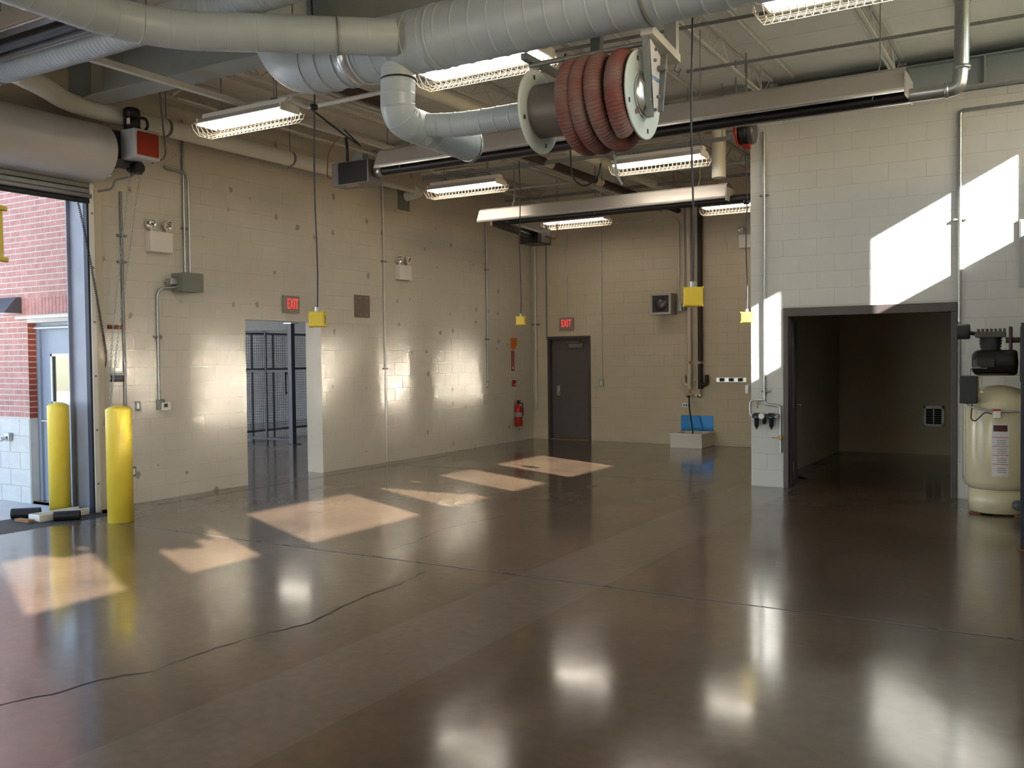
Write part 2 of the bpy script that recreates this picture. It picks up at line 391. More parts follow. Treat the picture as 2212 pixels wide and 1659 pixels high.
# sunk apron and the yard outside the roller door
struct(MB().box(-0.42, 0.497, -0.7, 3.62, -0.2, -0.02), 'floor_apron', mat('wet_asphalt', (52, 50, 50), 0.75, var=0.25, vscale=30, bump=0.6, bscale=60), 'dark gritty sunken apron strip under the roller door')
struct(MB().box(-40, -0.42, -40, 3.72, -0.2, -0.035), 'ground_yard', mat('yard_concrete', (196, 194, 190), 0.8, var=0.06, vscale=3), 'pale concrete yard outside the open roller door')
struct(MB().box(0.497, 60, -60, YF-0.3, -0.3, -0.04), 'ground_front', mat('drive_concrete', (150, 148, 142), 0.85, var=0.06), 'pale driveway outside the front of the building')
struct(MB().box(XR+0.3, 60, YF-0.3, 40, -0.3, -0.04), 'ground_side', mat('lawn', (84, 104, 58), 0.9, var=0.2), 'green lawn outside the clerestory windows')

# left wall (x = 0), 0.3 m thick
OHY0, OHY1, OHZ = -0.4, 3.62, 3.52         # roller door opening
DY0, DY1, DZ = 5.89, 7.34, 2.205           # doorway
wl = MB()
wl.box(-0.3, -EX, OHY1, DY0, -0.15, ZD); wl.box(-0.3, -EX, DY1, YB+0.3, -0.15, ZD); wl.box(-0.3, -EX, DY0, DY1, DZ, ZD)
wl.box(-0.3, -EX, YF-0.3, OHY0, -0.15, ZD); wl.box(-0.3, -EX, OHY0, OHY1, OHZ, ZD)
wall_left = struct(wl, 'wall_left', JOINT, 'long beige painted block wall with the open doorway')
lay_blocks(wall_left, 'x', 0.0, 1, OHY1+0.002, YB, ZD, -0.04, [(DY0, DY1, 0, DZ)], PAINT, 0.11, score=score_x)
# bare chipped corner and patches
build(MB().box(-0.002, 0.0015, DY0-0.045, DY0-0.003, 0.0, 0.165), 'bare_patch', mat('bare_block', (196, 196, 196), 0.8, var=0.1, vscale=40), wall_left)
# back wall (y = 13.58)
BDX0, BDX1, BDZ = 0.35, 1.31, 2.065
wb = MB()
wb.box(-0.3, BDX0, YB+EX, YB+0.3, -0.15, ZD); wb.box(BDX1, XR+0.3, YB+EX, YB+0.3, -0.15, ZD); wb.box(BDX0, BDX1, YB+EX, YB+0.3, BDZ, ZD)
wall_back = struct(wb, 'wall_back', mat('joint_lamp_tint', (192, 174, 148), 0.6), 'far beige painted block wall with the grey exit door')  # joints carry the lamplight tint too, browning the dim storage room
lay_blocks(wall_back, 'y', YB, -1, 0.0, 5.9, ZD, 0.04-C, [(BDX0, BDX1, 0, BDZ)], PAINT_LAMP_TINT, 0.2, score=score_b)
# storage room front wall (y = 8.734) and its side wall
SX0, SDX0, SDX1, SDZ = 5.908, 6.315, 8.262, 2.228
wp = MB()
wp.box(SX0, SDX0, YP+EX, YP+0.2, -0.15, 4.57); wp.box(SDX1, XR, YP+EX, YP+0.2, -0.15, 4.57); wp.box(SDX0, SDX1, YP+EX, YP+0.2, SDZ, 4.57)
wall_storage = struct(wp, 'wall_storage_front', mat('joint_day_tint', (186, 185, 181), 0.6), 'pale block wall around the wide storage room doorway')  # joints share the daylight tint of this wall's colour
lay_blocks(wall_storage, 'y', YP, -1, SX0, 9.25, 4.57, 0.012, [(SDX0, SDX1, 0, SDZ)], PAINT_DAY_TINT, 6.309+0.2032, score=score_p)
struct(MB().box(SX0, SX0+0.1, YP+0.2, YB+EX, -0.15, ZD), 'wall_storage_side', PAINT_LAMP_TINT, 'block side wall of the storage room')
struct(MB().box(SX0+0.1, XR, YP+0.2, YB, 3.0, 3.15), 'ceiling_storage', DECK, 'low ceiling inside the dark storage room')
# right wall with clerestory windows, front wall with an unseen bay opening added for daylight
KS = 0.535
ZW0, ZW1 = KS*(XR-3.45), KS*(XR-1.5)
wins = [(2.28, 3.16), (3.61, 4.47), (4.96, 6.74), (7.19, 8.09), (8.55, 9.50), (10.07, 11.80), (12.22, 13.07)]
wy = [(a-0.49*XR, b-0.49*XR) for a, b in wins]
wr = MB(); wr.box(XR, XR+0.2, YF-0.3, YB+0.3, -0.15, ZW0); wr.box(XR, XR+0.2, YF-0.3, YB+0.3, ZW1, ZD)
y = YF-0.3
for a, b in wy+[(YB+0.3, YB+0.3)]: wr.box(XR, XR+0.2, y, a, ZW0, ZW1); y = b
struct(wr, 'wall_right', PAINT_LAMP_TINT, 'block wall behind the viewer with a row of high windows')
for i, (a, b) in enumerate(wy):
    f = MB(); t = 0.02
    f.box(XR+0.16, XR+0.2, a, a+t, ZW0, ZW1); f.box(XR+0.16, XR+0.2, b-t, b, ZW0, ZW1); f.box(XR+0.16, XR+0.2, a, b, ZW0, ZW0+t); f.box(XR+0.16, XR+0.2, a, b, ZW1-t, ZW1)
    o = struct(f, 'window_%d' % (i+1), FRAMEC, 'high clerestory window number %d counted from the front' % (i+1))
    build(MB().box(XR+0.178, XR+0.182, a+t, b-t, ZW0+t, ZW1-t), 'pane', GLASS, o)
wf = MB(); wf.box(-0.3, 1.6, YF-0.3, YF, -0.15, ZD); wf.box(5.2, XR+0.2, YF-0.3, YF, -0.15, ZD); wf.box(1.6, 5.2, YF-0.3, YF, 3.2, ZD)
struct(wf, 'wall_front', PAINT_LAMP_TINT, 'block wall behind the viewer with a bay opening added for daylight')

# ceiling deck of separate panels, steel beams and joists
ceiling = struct(MB().box(-0.3, XR+0.2, YF-0.3, YB+0.3, ZD+0.022, ZD+0.3), 'ceiling', mat('deck_joint', (120, 116, 106), 0.8), 'white panelled roof deck over the workshop')
JX = [0.28, 1.76, 3.24, 4.72, 6.2, 7.68, 9.16]
pm = {}
for i in range(len(JX)+1):
    xa = 0.0 if i == 0 else JX[i-1]; xb = XR if i == len(JX) else JX[i]
    y = YF
    while y < YB-0.02:
        yb = min(y+0.82, YB); k = (round(xb-xa, 3), round(yb-y, 3))
        if k not in pm: pm[k] = MB().box(-k[0]/2+0.004, k[0]/2-0.004, -k[1]/2+0.004, k[1]/2-0.004, 0, 0.03).mesh('deck_panel', DECK)
        o = bpy.data.objects.new('deck_panel', pm[k]); COL.objects.link(o); o.parent = ceiling
        o.location = Vector(((xa+xb)/2, (y+yb)/2, ZD))-wloc(ceiling); y = yb
def ibeam(name, y, z0, z1, fw, x0, x1, label, stiff=()):
    b = struct(MB().box(x0, x1, y-0.006, y+0.006, z0+0.014, z1-0.014), name, BEAMG, label)
    build(MB().box(x0, x1, y-fw/2, y+fw/2, z0, z0+0.014), 'bottom_flange', BEAMG, b)
    build(MB().box(x0, x1, y-fw/2, y+fw/2, z1-0.014, z1), 'top_flange', BEAMG, b)
    for sx in stiff: build(MB().box(sx-0.008, sx+0.008, y-fw/2+0.01, y-0.006, z0+0.014, z1-0.014), 'stiffener', BEAMG, b)
ibeam('beam_deep', 3.42, 4.42, 4.99, 0.3, 0.02, XR, 'deep grey steel roof beam over the roller door end', (0.6,))
ibeam('beam_storage', 8.64, 4.575, 4.9, 0.19, 0.02, XR, 'grey steel beam bearing on the storage room wall', (8.54, 7.1, 9.9))
ibeam('beam_front', -2.0, 4.42, 4.99, 0.3, 0.02, XR, 'grey steel roof beam above the viewer')
def joist(x, y0, y1, label):
    j = thing('roof_joist', label, 'joist', (x, (y0+y1)/2, 4.73), 'open web roof joists', 'structure')
    t = MB(); t.box(x-0.045, x-0.005, y0, y1, ZD-0.03, ZD-0.006); t.box(x+0.005, x+0.045, y0, y1, ZD-0.03, ZD-0.006); build(t, 'top_chord', STEELW, j)
    b = MB(); b.box(x-0.035, x-0.008, y0+0.2, y1-0.2, 4.73, 4.75); b.box(x+0.008, x+0.035, y0+0.2, y1-0.2, 4.73, 4.75); build(b, 'bottom_chord', STEELW, j)
    wv = MB(); n_ = int((y1-y0)/0.3); s_ = (y1-y0)/n_
    for i in range(n_):
        za, zb = (ZD-0.02, 4.745) if i % 2 == 0 else (4.745, ZD-0.02)
        wv.cyl((x, y0+i*s_, za), (x, y0+(i+1)*s_, zb), 0.007, 6, caps=False)
    build(wv, 'web_rods', STEELW, j)
ordn = ['first', 'second', 'third', 'fourth', 'fifth', 'sixth', 'seventh']
for i, x in enumerate(JX):
    joist(x, 3.6, 8.55, '%s white open web joist from the doorway wall, middle bay' % ordn[i])
    joist(x, 8.75, YB, '%s white open web joist from the doorway wall, far bay' % ordn[i])
    joist(x, -1.8, 3.25, '%s white open web joist from the doorway wall, near bay' % ordn[i])
for i, x in enumerate((0.9, 2.4, 3.9, 5.3, 6.5, 8.4)):
    mb = MB(); mb.box(x-0.03, x+0.03, 3.6, 8.5, ZD-0.012, ZD-0.002); mb.box(x-0.006, x+0.006, 3.6, 8.5, ZD-0.045, ZD-0.012)
    build(mb, 'trim_%d' % (i+1), STEELW, None, 'slim white deck support tee, %s from the doorway wall' % ordn[i], None, None, 'structure')

# ------------------------------------------------------------------ the neighbouring bay seen through the doorway
NBW = mat('pale_blue_paint', (232, 235, 242), 0.6, var=0.03)
struct(MB().box(-9.2, -9.0, 3.7, 20, -0.15, ZD), 'wall_bay_far', NBW, 'pale wall at the end of the neighbouring bay')
struct(MB().box(-9.0, -0.3, 19.8, 20, -0.15, ZD), 'wall_bay_end', NBW, 'pale end wall of the neighbouring bay')
struct(MB().box(-9.2, -0.3, 3.7, 20, ZD, ZD+0.2), 'ceiling_bay', DECK, 'white ceiling over the neighbouring bay')
struct(MB().box(-0.3, 0, YB+0.3, 20, -0.15, ZD), 'wall_bay_side', NBW, 'pale side wall of the neighbouring bay')
struct(MB().box(0, XR+0.2, YB+0.9, YB+1.0, -0.15, ZD), 'wall_beyond_exit', NBW, 'wall behind the far exit door')
MESHB = mat('mesh_dark', (38, 42, 50), 0.5)
def wire_panel(name, label, a, b, z0, z1, group):
    """welded wire partition panel from a to b (xy)"""
    a, b = Vector(a+(0,)), Vector(b+(0,)); d = (b-a); L_ = d.length; d.normalize(); nrm = Vector((-d.y, d.x, 0))*0.016
    t = thing(name, label, 'partition', ((a.x+b.x)/2, (a.y+b.y)/2, z0), group)
    def rail(p, q, wd):
        mb = MB(); vs = []
        for e in (p, q):
            pass
        if abs(p.z-q.z) < 1e-6:
            mb.prism([p-nrm-Vector((0, 0, wd/2)), p+nrm-Vector((0, 0, wd/2)), p+nrm+Vector((0, 0, wd/2)), p-nrm+Vector((0, 0, wd/2))], q-p)
        else:
            mb.prism([p-nrm-d*wd/2, p+nrm-d*wd/2, p+nrm+d*wd/2, p-nrm+d*wd/2], q-p)
        return mb
    for z in (z0+0.02, (z0+z1)*0.62, z1-0.02):
        build(rail(a+Vector((0, 0, z)), b+Vector((0, 0, z)), 0.045), 'rail', MESHB, t)
    nS = max(1, round(L_/0.62))
    for i in range(nS+1):
        p = a+d*(L_*i/nS); build(rail(p+Vector((0, 0, 0)), p+Vector((0, 0, z1)), 0.035), 'stile', MESHB, t)
    mb = MB(); s_ = 0.055
    for i in range(1, int(L_/s_)): p = a+d*s_*i; mb.cyl(p+Vector((0, 0, z0)), p+Vector((0, 0, z1)), 0.003, 4, caps=False)
    for i in range(1, int((z1-z0)/s_)): z = z0+s_*i; mb.cyl(a+Vector((0, 0, z)), b+Vector((0, 0, z)), 0.003, 4, caps=False)
    build(mb, 'wire_infill', MESHB, t, kind='stuff')
    return t
gate = wire_panel('mesh_gate', 'dark wire mesh gate nearest the doorway, hung on the thick post', (-5.6, 10.49), (-3.73, 10.49), 0.07, 2.25, None)
build(MB().box(-3.82, -3.77, 10.42, 10.46, 0.98, 1.42, 0.006).box(-3.81, -3.78, 10.46, 10.49, 1.0, 1.03).box(-3.81, -3.78, 10.46, 10.49, 1.37, 1.4), 'pull_handle', MESHB, gate)
wire_panel('mesh_fence', 'dark wire mesh fence running behind the gate and post', (-5.75, 9.6), (-5.75, 17.0), 0.1, 2.25, None)
t = thing('fence_post', 'thick dark blue-grey steel post carrying the mesh gate', 'post', (-3.66, 10.49, 0))
build(MB().box(-3.71, -3.61, 10.44, 10.54, 0.01, 2.36, 0.006), 'shaft', NAVY, t); build(MB().box(-3.78, -3.54, 10.37, 10.61, 0.0, 0.012), 'base_plate', NAVY, t)
build(MB().box(-3.76, -3.56, 10.39, 10.59, 2.36, 2.375), 'cap_plate', GALV, t)

# ------------------------------------------------------------------ brick wing outside the roller door
BRK = mat('red_brick', (184, 132, 124), 0.8, var=0.16, vscale=9, bump=0.3, bscale=80)
MORT = mat('mortar', (204, 196, 188), 0.9)
CMUW = mat('pale_split_block', (206, 206, 204), 0.85, var=0.05, vscale=8, bump=0.4, bscale=50)
WX0, WX1, WY = -3.3, -0.3, 3.70          # brick face, facing the yard
ODX0, ODX1, ODZ = -1.32, -0.33, 2.13     # door recess
wq = MB(); wq.box(WX0, ODX0, WY+0.003, WY+0.3, -0.15, ZD); wq.box(ODX0, WX1, WY+0.003, WY+0.3, ODZ, ZD)
wall_brick = struct(wq, 'wall_brick', MORT, 'red brick wing wall on a pale block plinth outside')
def score_o(u, z): return 10-(Vector((u, WY, z))-CAM).length if (u > -2.3 and z < 4.0) else 0
lay_blocks(wall_brick, 'y', WY, -1, WX0, WX1, 4.6, 1.0, [(ODX0, WX1, 0, 2.2), (ODX0-0.16, WX1, 2.2, 2.43)], BRK, -1.32, 'brick', 0.2032, 0.0677, 0.0125, 0.99, 300, score_o)
lay_blocks(wall_brick, 'y', WY-0.004, -1, WX0, ODX0, 0.99, -0.035, [], CMUW, -1.32, 'plinth_block', 2*C, C, 0.007, -0.035, 300)
sm = MB().box(-0.03, 0.03, 0, 0.012, 0, 0.2).mesh('soldier_brick', BRK)
x = ODX0-0.13
while x < WX1-0.03:
    o = bpy.data.objects.new('soldier_brick', sm); COL.objects.link(o); o.parent = wall_brick; o.location = Vector((x, WY-0.002, 2.225))-wloc(wall_brick); x += 0.0677
# reveal bricks at the door recess
rm = MB().box(0, 0.09, 0, 0.1, 0, 0.056).mesh('reveal_brick', mat('red_brick_deep', (150, 66, 50), 0.8, var=0.14, vscale=9))
z = 0.995
while z < 2.12:
    o = bpy.data.objects.new('reveal_brick', rm); COL.objects.link(o); o.parent = wall_brick; o.location = Vector((ODX0-0.086, WY+0.004, z))-wloc(wall_brick); z += 0.0677
build(MB().box(ODX0-0.2, WX1, WY-0.03, WY+0.1, ODZ+0.05, ODZ+0.075), 'lintel_drip', mat('pale_metal', (190, 198, 206), 0.4, 0.4), wall_brick)
# yard door with a window
SLATE = mat('grey_blue_door', (150, 160, 178), 0.4, var=0.03)
d1 = struct(MB().box(ODX0, ODX0+0.06, WY+0.11, WY+0.3, -0.03, ODZ).box(ODX0+0.06, WX1, WY+0.11, WY+0.3, ODZ-0.08, ODZ), 'door_1', SLATE, 'grey-blue yard door with a window behind the outer bollard')
build(MB().box(ODX0-0.02, ODX0+0.006, WY+0.004, WY+0.105, -0.03, 0.985), 'plinth_return', CMUW, wall_brick)
DX0, DX1, DYF = ODX0+0.06, ODX1, WY+0.14
build(MB().box(DX0, DX1, DYF, DYF+0.045, 0.0, 1.18).box(DX0, DX1, DYF, DYF+0.045, 1.74, ODZ-0.08).box(DX0, DX0+0.2, DYF, DYF+0.045, 1.18, 1.74).box(DX1-0.12, DX1, DYF, DYF+0.045, 1.18, 1.74), 'door_leaf', SLATE, d1)
build(MB().box(DX0+0.18, DX0+0.21, DYF-0.01, DYF, 1.16, 1.76).box(DX1-0.13, DX1-0.1, DYF-0.01, DYF, 1.16, 1.76).box(DX0+0.18, DX1-0.1, DYF-0.01, DYF, 1.16, 1.19).box(DX0+0.18, DX1-0.1, DYF-0.01, DYF, 1.73, 1.76), 'glazing_frame', WHITE, d1)
build(MB().box(DX0+0.2, DX1-0.12, DYF+0.015, DYF+0.02, 1.18, 1.74), 'pane', GLASSD, d1)
build(MB().cyl((DX0+0.06, DYF, 0.96), (DX0+0.06, DYF-0.06, 0.96), 0.012, 10).cyl((DX0+0.06, DYF-0.055, 0.96), (DX0+0.17, DYF-0.055, 0.96), 0.01, 10), 'handle', CHROME, d1)
build(MB().box(ODX0-0.02, WX1, WY+0.06, WY+0.13, ODZ-0.07, ODZ-0.055).prism([(ODX0-0.02, WY+0.06, ODZ-0.055), (ODX0-0.02, WY+0.13, ODZ-0.02), (ODX0-0.02, WY+0.13, ODZ-0.055)], (0.9, 0, 0)), 'drip_cap', mat('pale_metal', (190, 198, 206), 0.4, 0.4), d1)
# wedge wall light
t = thing('wall_pack_light', 'dark wedge-shaped wall light on the brick wing', 'light', (-1.6, WY-0.1, 2.25))
build(MB().prism([(-1.78, WY, 2.25), (-1.78, WY-0.22, 2.25), (-1.78, WY-0.06, 2.44), (-1.78, WY, 2.44)], (0.36, 0, 0)), 'housing', mat('bronze_metal', (58, 54, 60), 0.5), t)
build(MB().box(-1.76, -1.44, WY-0.2, WY-0.02, 2.243, 2.25), 'lens', mat('lens_pale', (220, 226, 232), 0.3), t)
t = thing('hose_bib', 'chrome wall hydrant on the pale block plinth', 'tap', (-1.7, WY-0.04, 0.72))
build(MB().box(-1.76, -1.66, WY-0.06, WY-0.004, 0.71, 0.81, 0.01), 'box', GALV, t); build(MB().lathe((-1.71, WY-0.06, 0.75), (-0.3, -1, -0.3), [(0, 0.022), (0.05, 0.022), (0.05, 0.028), (0.07, 0.028), (0.07, 0)], 14), 'spout', CHROME, t)

# ------------------------------------------------------------------ bollards and scrap at the roller door
def bollard(x, y, z0, h, r, label):
    t = thing('bollard', label, 'bollard', (x, y, z0), 'yellow bollards')
    build(MB().lathe((x, y, z0), (0, 0, 1), [(0, r-0.006), (0, r), (h-0.05, r), (h-0.045, r)], 32), 'sleeve', YELLOW, t)
    build(MB().lathe((x, y, z0+h-0.045), (0, 0, 1), [(0, r), (0.012, r*0.985), (0.03, r*0.8), (0.045, r*0.5), (0.052, 0)], 32), 'cap', YELLOW, t)
bollard(0.893, 3.30, 0.0, 1.2, 0.128, 'yellow bollard standing inside beside the roller door guide')
bollard(-0.29, 3.40, -0.02, 1.23, 0.112, 'yellow bollard standing outside in front of the yard door')
t = thing('splash_trough', 'white plastic trough lying by the foot of the outer bollard', 'trough', (-0.1, 3.22, -0.02))
tr = MB(); a, b = Vector((-0.02, 2.93, 0.0)), Vector((-0.02, 3.48, 0.0))
tr.box(-0.12, 0.08, 2.93, 3.5, -0.02, 0.0, 0.004); tr.box(-0.12, -0.095, 2.93, 3.5, -0.015, 0.055, 0.008); tr.box(0.055, 0.08, 2.93, 3.5, -0.015, 0.055, 0.008)
build(tr, 'trough_body', WHITE, t); build(MB().box(-0.12, 0.08, 2.92, 2.945, -0.018, 0.055, 0.008), 'end_lip', WHITE, t)
build(MB().cyl((-0.42, 2.92, 0.035), (-0.22, 3.12, 0.035), 0.055, 18, caps=False).cyl((-0.42, 2.92, 0.035), (-0.22, 3.12, 0.035), 0.046, 18), 'drain_pipe', RUBBER, None, 'short black drain pipe lying on the pale yard side of the white trough', 'pipe', 'scrap drain pipes')
build(MB().cyl((0.13, 3.05, 0.03), (0.30, 3.24, 0.03), 0.05, 18, caps=False).cyl((0.13, 3.05, 0.03), (0.29, 3.23, 0.03), 0.042, 18), 'drain_pipe', RUBBER, None, 'short black drain pipe lying on the workshop side of the white trough', 'pipe', 'scrap drain pipes')
build(MB().box(-0.22, 0.02, 2.83, 2.9, -0.018, 0.012, 0.003), 'timber_offcut', mat('raw_timber', (150, 112, 80), 0.8, var=0.15), None, 'small brown timber offcut at the end of the white trough', 'timber')

# ------------------------------------------------------------------ roller door
rd = thing('roller_door', 'open roller door coiled into its pale grey sheet metal hood', 'roller door', (0.25, 1.6, 3.4))
HOODM = mat('hood_grey', (190, 187, 186), 0.42, 0.0, var=0.02)
prof = [(0.0, 3.62)] + [(0.27+0.31*math.cos(a), 3.93+0.30*math.sin(a)) for a in [math.radians(d) for d in range(-100, 101, 10)]] + [(0.0, 4.23)]
hm = MB(); vs_ = [(x, yy, z) for yy in (OHY0-0.15, 3.6) for x, z in prof]; n_ = len(prof)
hm.add(vs_, [(i, i+1, n_+i+1, n_+i) for i in range(n_-1)], True); hm.add(vs_, [tuple(range(n_)), tuple(range(n_, 2*n_))])
build(hm, 'hood', HOODM, rd)
for i, (z, wd) in enumerate(((3.595, 0.05), (3.535, 0.05))):
    build(MB().box(0.03, 0.08, OHY0-0.05, OHY1-0.02, z-0.026, z+0.026, 0.006), 'curtain_slat', GALVD, rd)
build(MB().box(0.0, 0.12, OHY0-0.05, OHY1-0.02, 3.455, 3.50, 0.008), 'bottom_bar', mat('bar_grey', (120, 118, 122), 0.4, 0.4), rd)
build(MB().box(0.035, 0.075, OHY0-0.05, OHY1-0.02, 3.40, 3.455, 0.01), 'rubber_seal', RUBBER, rd)
gr = MB().box(0.0, 0.06, 3.60, 3.66, -0.02, 3.62, 0.004); build(gr, 'guide_rail', WHITE, rd)
build(MB().box(-0.02, 0.045, 3.575, 3.60, -0.02, 3.60), 'guide_seal', mat('dark_blue_seal', (34, 40, 58), 0.6), rd)
build(MB().box(0.0, 0.07, 3.66, 3.745, -0.0, 3.56, 0.004), 'guide_angle', mat('frame_beige', (190, 178, 156), 0.5), rd)
build(MB().box(0.0, 0.05, OHY0-0.06, OHY0, -0.02, 3.62, 0.004), 'guide_rail', WHITE, rd)
build(MB().box(0.02, 0.44, 3.6, 3.612, 3.66, 4.14, 0.003), 'end_plate', HOODM, rd)
br = MB()
for z in (0.3, 0.9, 1.5, 2.1, 2.7, 3.3): br.cyl((0.06, 3.63, z), (0.068, 3.63, z), 0.012, 8)
build(br, 'guide_bolts', GALVD, rd)
# steel lined jamb and head of the opening
build(MB().box(-0.302, 0.0, 3.60, 3.622, -0.03, OHZ+0.1).box(-0.315, -0.30, 3.56, 3.72, -0.03, OHZ+0.1), 'trim_7', mat('jamb_steel', (140, 142, 158), 0.42, 0.0, var=0.1, vscale=3), None, 'blue-grey steel jamb lining of the roller door opening', None, None, 'structure')
build(MB().box(-0.302, 0.0, OHY0, 3.60, OHZ-0.02, OHZ), 'trim_8', mat('jamb_steel', (118, 120, 132), 0.42), None, 'steel head lining over the roller door opening', None, None, 'structure')
rs = MB()
for i in range(26):
    z = random.choice((0.1, 0.3, 0.6, 1.5, 1.7, 2.2, 2.3))+random.uniform(-0.1, 0.1); h = random.uniform(0.02, 0.09)
    rs.box(-0.005-random.uniform(0.0, 0.03), 0.0, 3.597, 3.601, z, z+h)
build(rs, 'trim_9', RUST, None, 'rust flakes along the edge of the steel jamb', None, None, 'structure')

# door operator: gearbox, orange-faced cover, motor, chain
op = thing('door_operator', 'chain operator with a rusty orange cover and black motor beside the roller hood', 'motor', (0.5, 3.9, 3.8))
build(MB().box(0.42, 0.66, 3.74, 4.08, 3.87, 4.19, 0.018), 'cover', mat('operator_grey', (196, 198, 204), 0.4), op)
om = mat('orange_face', (158, 44, 22), 0.35)
fc = build(MB().prism([(0.66, 3.775, 3.905), (0.66, 4.045, 3.905), (0.66, 4.055, 3.92), (0.66, 4.055, 4.145), (0.66, 4.04, 4.16), (0.66, 3.79, 4.16), (0.66, 3.775, 4.145)], (0.006, 0, 0)), 'face_panel', om, op)
tag(fc, 'orange-red face panel')
build(MB().lathe((0.55, 3.80, 4.19), (0, 0, 1), [(0, 0.0), (0, 0.088), (0.11, 0.088), (0.115, 0.075), (0.13, 0.075), (0.135, 0.09), (0.2, 0.09), (0.225, 0.07), (0.23, 0)], 24), 'motor', BLACK, op)
build(MB().box(0.56, 0.625, 3.716, 3.722, 4.225, 4.29), 'rating_plate', WHITE, op)
build(MB().tube(fillet([(0.56, 3.88, 4.33), (0.58, 3.96, 4.34), (0.58, 3.99, 4.26), (0.56, 3.94, 4.18)], 0.05), 0.016, 8), 'motor_lead', RUBBER, op)
build(MB().box(0.3, 0.42, 3.66, 4.0, 3.80, 4.18, 0.01).box(0.3, 0.5, 3.63, 3.72, 3.77, 3.86, 0.01), 'gear_bracket', mat('bracket_dark', (46, 50, 54), 0.45), op)
build(MB().box(0.33, 0.36, 3.60, 3.66, 3.9, 4.12, 0.006), 'mounting_plate', WHITE, op)
build(MB().cyl((0.36, 3.92, 3.80), (0.52, 3.92, 3.80), 0.06, 20).box(0.4, 0.47, 3.86, 3.99, 3.74, 3.79, 0.01), 'chain_wheel', BLACK, op)
def chain(path, nm, parent):
    P = [Vector(p) for p in path]; mb = MB(); s_ = 0.042; k = 0
    for i in range(len(P)-1):
        a, b = P[i], P[i+1]; L_ = (b-a).length; n_ = int(L_/s_); d = (b-a).normalized()
        for j in range(n_):
            c = a+d*(j+0.5)*L_/n_; u = d.orthogonal().normalized(); v = d.cross(u)
            if k % 2: u = v
            k += 1
            mb.tube([c+d*0.026, c+d*0.016+u*0.009, c-d*0.016+u*0.009, c-d*0.026, c-d*0.016-u*0.009, c+d*0.016-u*0.009], 0.0032, 4, closed=True)
    build(mb, nm, GALV, parent, kind='stuff')
chain([(0.42, 3.86, 3.78), (0.24, 3.74, 2.1), (0.10, 3.74, 1.15), (0.07, 3.70, 0.95)], 'hand_chain', op)
chain([(0.45, 3.97, 3.78), (0.27, 3.80, 2.1), (0.12, 3.755, 1.15), (0.07, 3.72, 0.95)], 'hand_chain', op)
build(MB().tube(fillet([(0.48, 3.95, 3.865), (0.40, 3.93, 3.72), (0.2, 3.82, 3.68), (0.2, 3.80, 3.58), (0.05, 3.70, 3.55)], 0.08), 0.011, 8), 'conduit', GALVD, None, 'short grey conduit looping under the orange door operator', 'conduit')
build(MB().tube(fillet([(0.56, 4.04, 3.865), (0.56, 4.24, 3.95), (0.56, 4.2, 4.3), (0.54, 4.15, 4.98)], 0.2), 0.010, 8), 'flexible_conduit', GALVD, None, 'thin flexible conduit rising from the orange door operator', 'conduit')
t = thing('photo_eye_switch', 'small black chain keeper switch on the wall by the roller door guide', 'switch', (0.03, 3.93, 1.42))
build(MB().box(0.0, 0.06, 3.85, 4.0, 1.43, 1.5, 0.006), 'body', BLACK, t); build(MB().box(0.0, 0.05, 3.84, 4.0, 1.5, 1.53, 0.004), 'bracket', GALV, t)
build(MB().box(0.0, 0.03, 3.83, 4.02, 2.03, 2.075, 0.004), 'wall_bracket', RUST, None, 'small rusty steel bracket on the wall above the chain keeper', 'bracket')
t = thing('coil_cord', 'black coiled cable hanging down the roller door guide', 'cable', (0.08, 3.6, 1.6))
cp = []
for i in range(900):
    u_ = i/899; z = 3.5-1.75*u_; yy = 3.40+0.34*u_**0.8; a = i*0.55
    cp.append((0.1+0.011*math.cos(a), yy+0.011*math.sin(a), z))
build(MB().tube(cp, 0.0045, 5), 'coil', RUBBER, t); build(MB().tube([(0.1, 3.74, 1.75), (0.09, 3.745, 1.66), (0.06, 3.75, 1.6)], 0.006, 6), 'tail', RUBBER, t)

# ------------------------------------------------------------------ back exit door, frame and leaf
fr = MB(); fw = 0.05
fr.box(BDX0, BDX0+fw, YB-0.012, YB+0.2, 0, BDZ-0.055, 0.003); fr.box(BDX1-fw, BDX1, YB-0.012, YB+0.2, 0, BDZ-0.055, 0.003); fr.box(BDX0, BDX1, YB-0.012, YB+0.2, BDZ-0.055, BDZ, 0.003)
d2 = struct(fr, 'door_2', FRAMEC, 'plain slate grey exit door in the far wall under the exit sign')
build(MB().box(BDX0+fw, BDX1-fw, YB+0.1, YB+0.145, 0.02, BDZ-0.055, 0.002), 'door_leaf', DOORC, d2)
build(MB().box(BDX0+fw, BDX1-fw, YB, YB+0.15, 0.0, 0.018, 0.003), 'threshold', mat('threshold_brass', (150, 128, 96), 0.4, 0.6), d2)
cl_ = build(MB().box(0.80, 1.11, YB+0.04, YB+0.1, 1.84, 1.92, 0.006), 'closer', mat('closer_grey', (128, 122, 118), 0.4, 0.3), d2)
build(MB().box(0.76, 1.04, YB+0.02, YB+0.035, 1.935, 1.955), 'closer_arm', mat('closer_grey', (128, 122, 118), 0.4, 0.3), d2)
lk = build(MB().box(0.51, 0.57, YB+0.085, YB+0.1, 0.88, 1.08, 0.004), 'lock_plate', GALV, d2)
build(MB().cyl((0.54, YB+0.09, 0.93), (0.54, YB+0.03, 0.93), 0.011, 10).cyl((0.54, YB+0.035, 0.93), (0.65, YB+0.035, 0.93), 0.009, 10), 'lever', CHROME, lk)

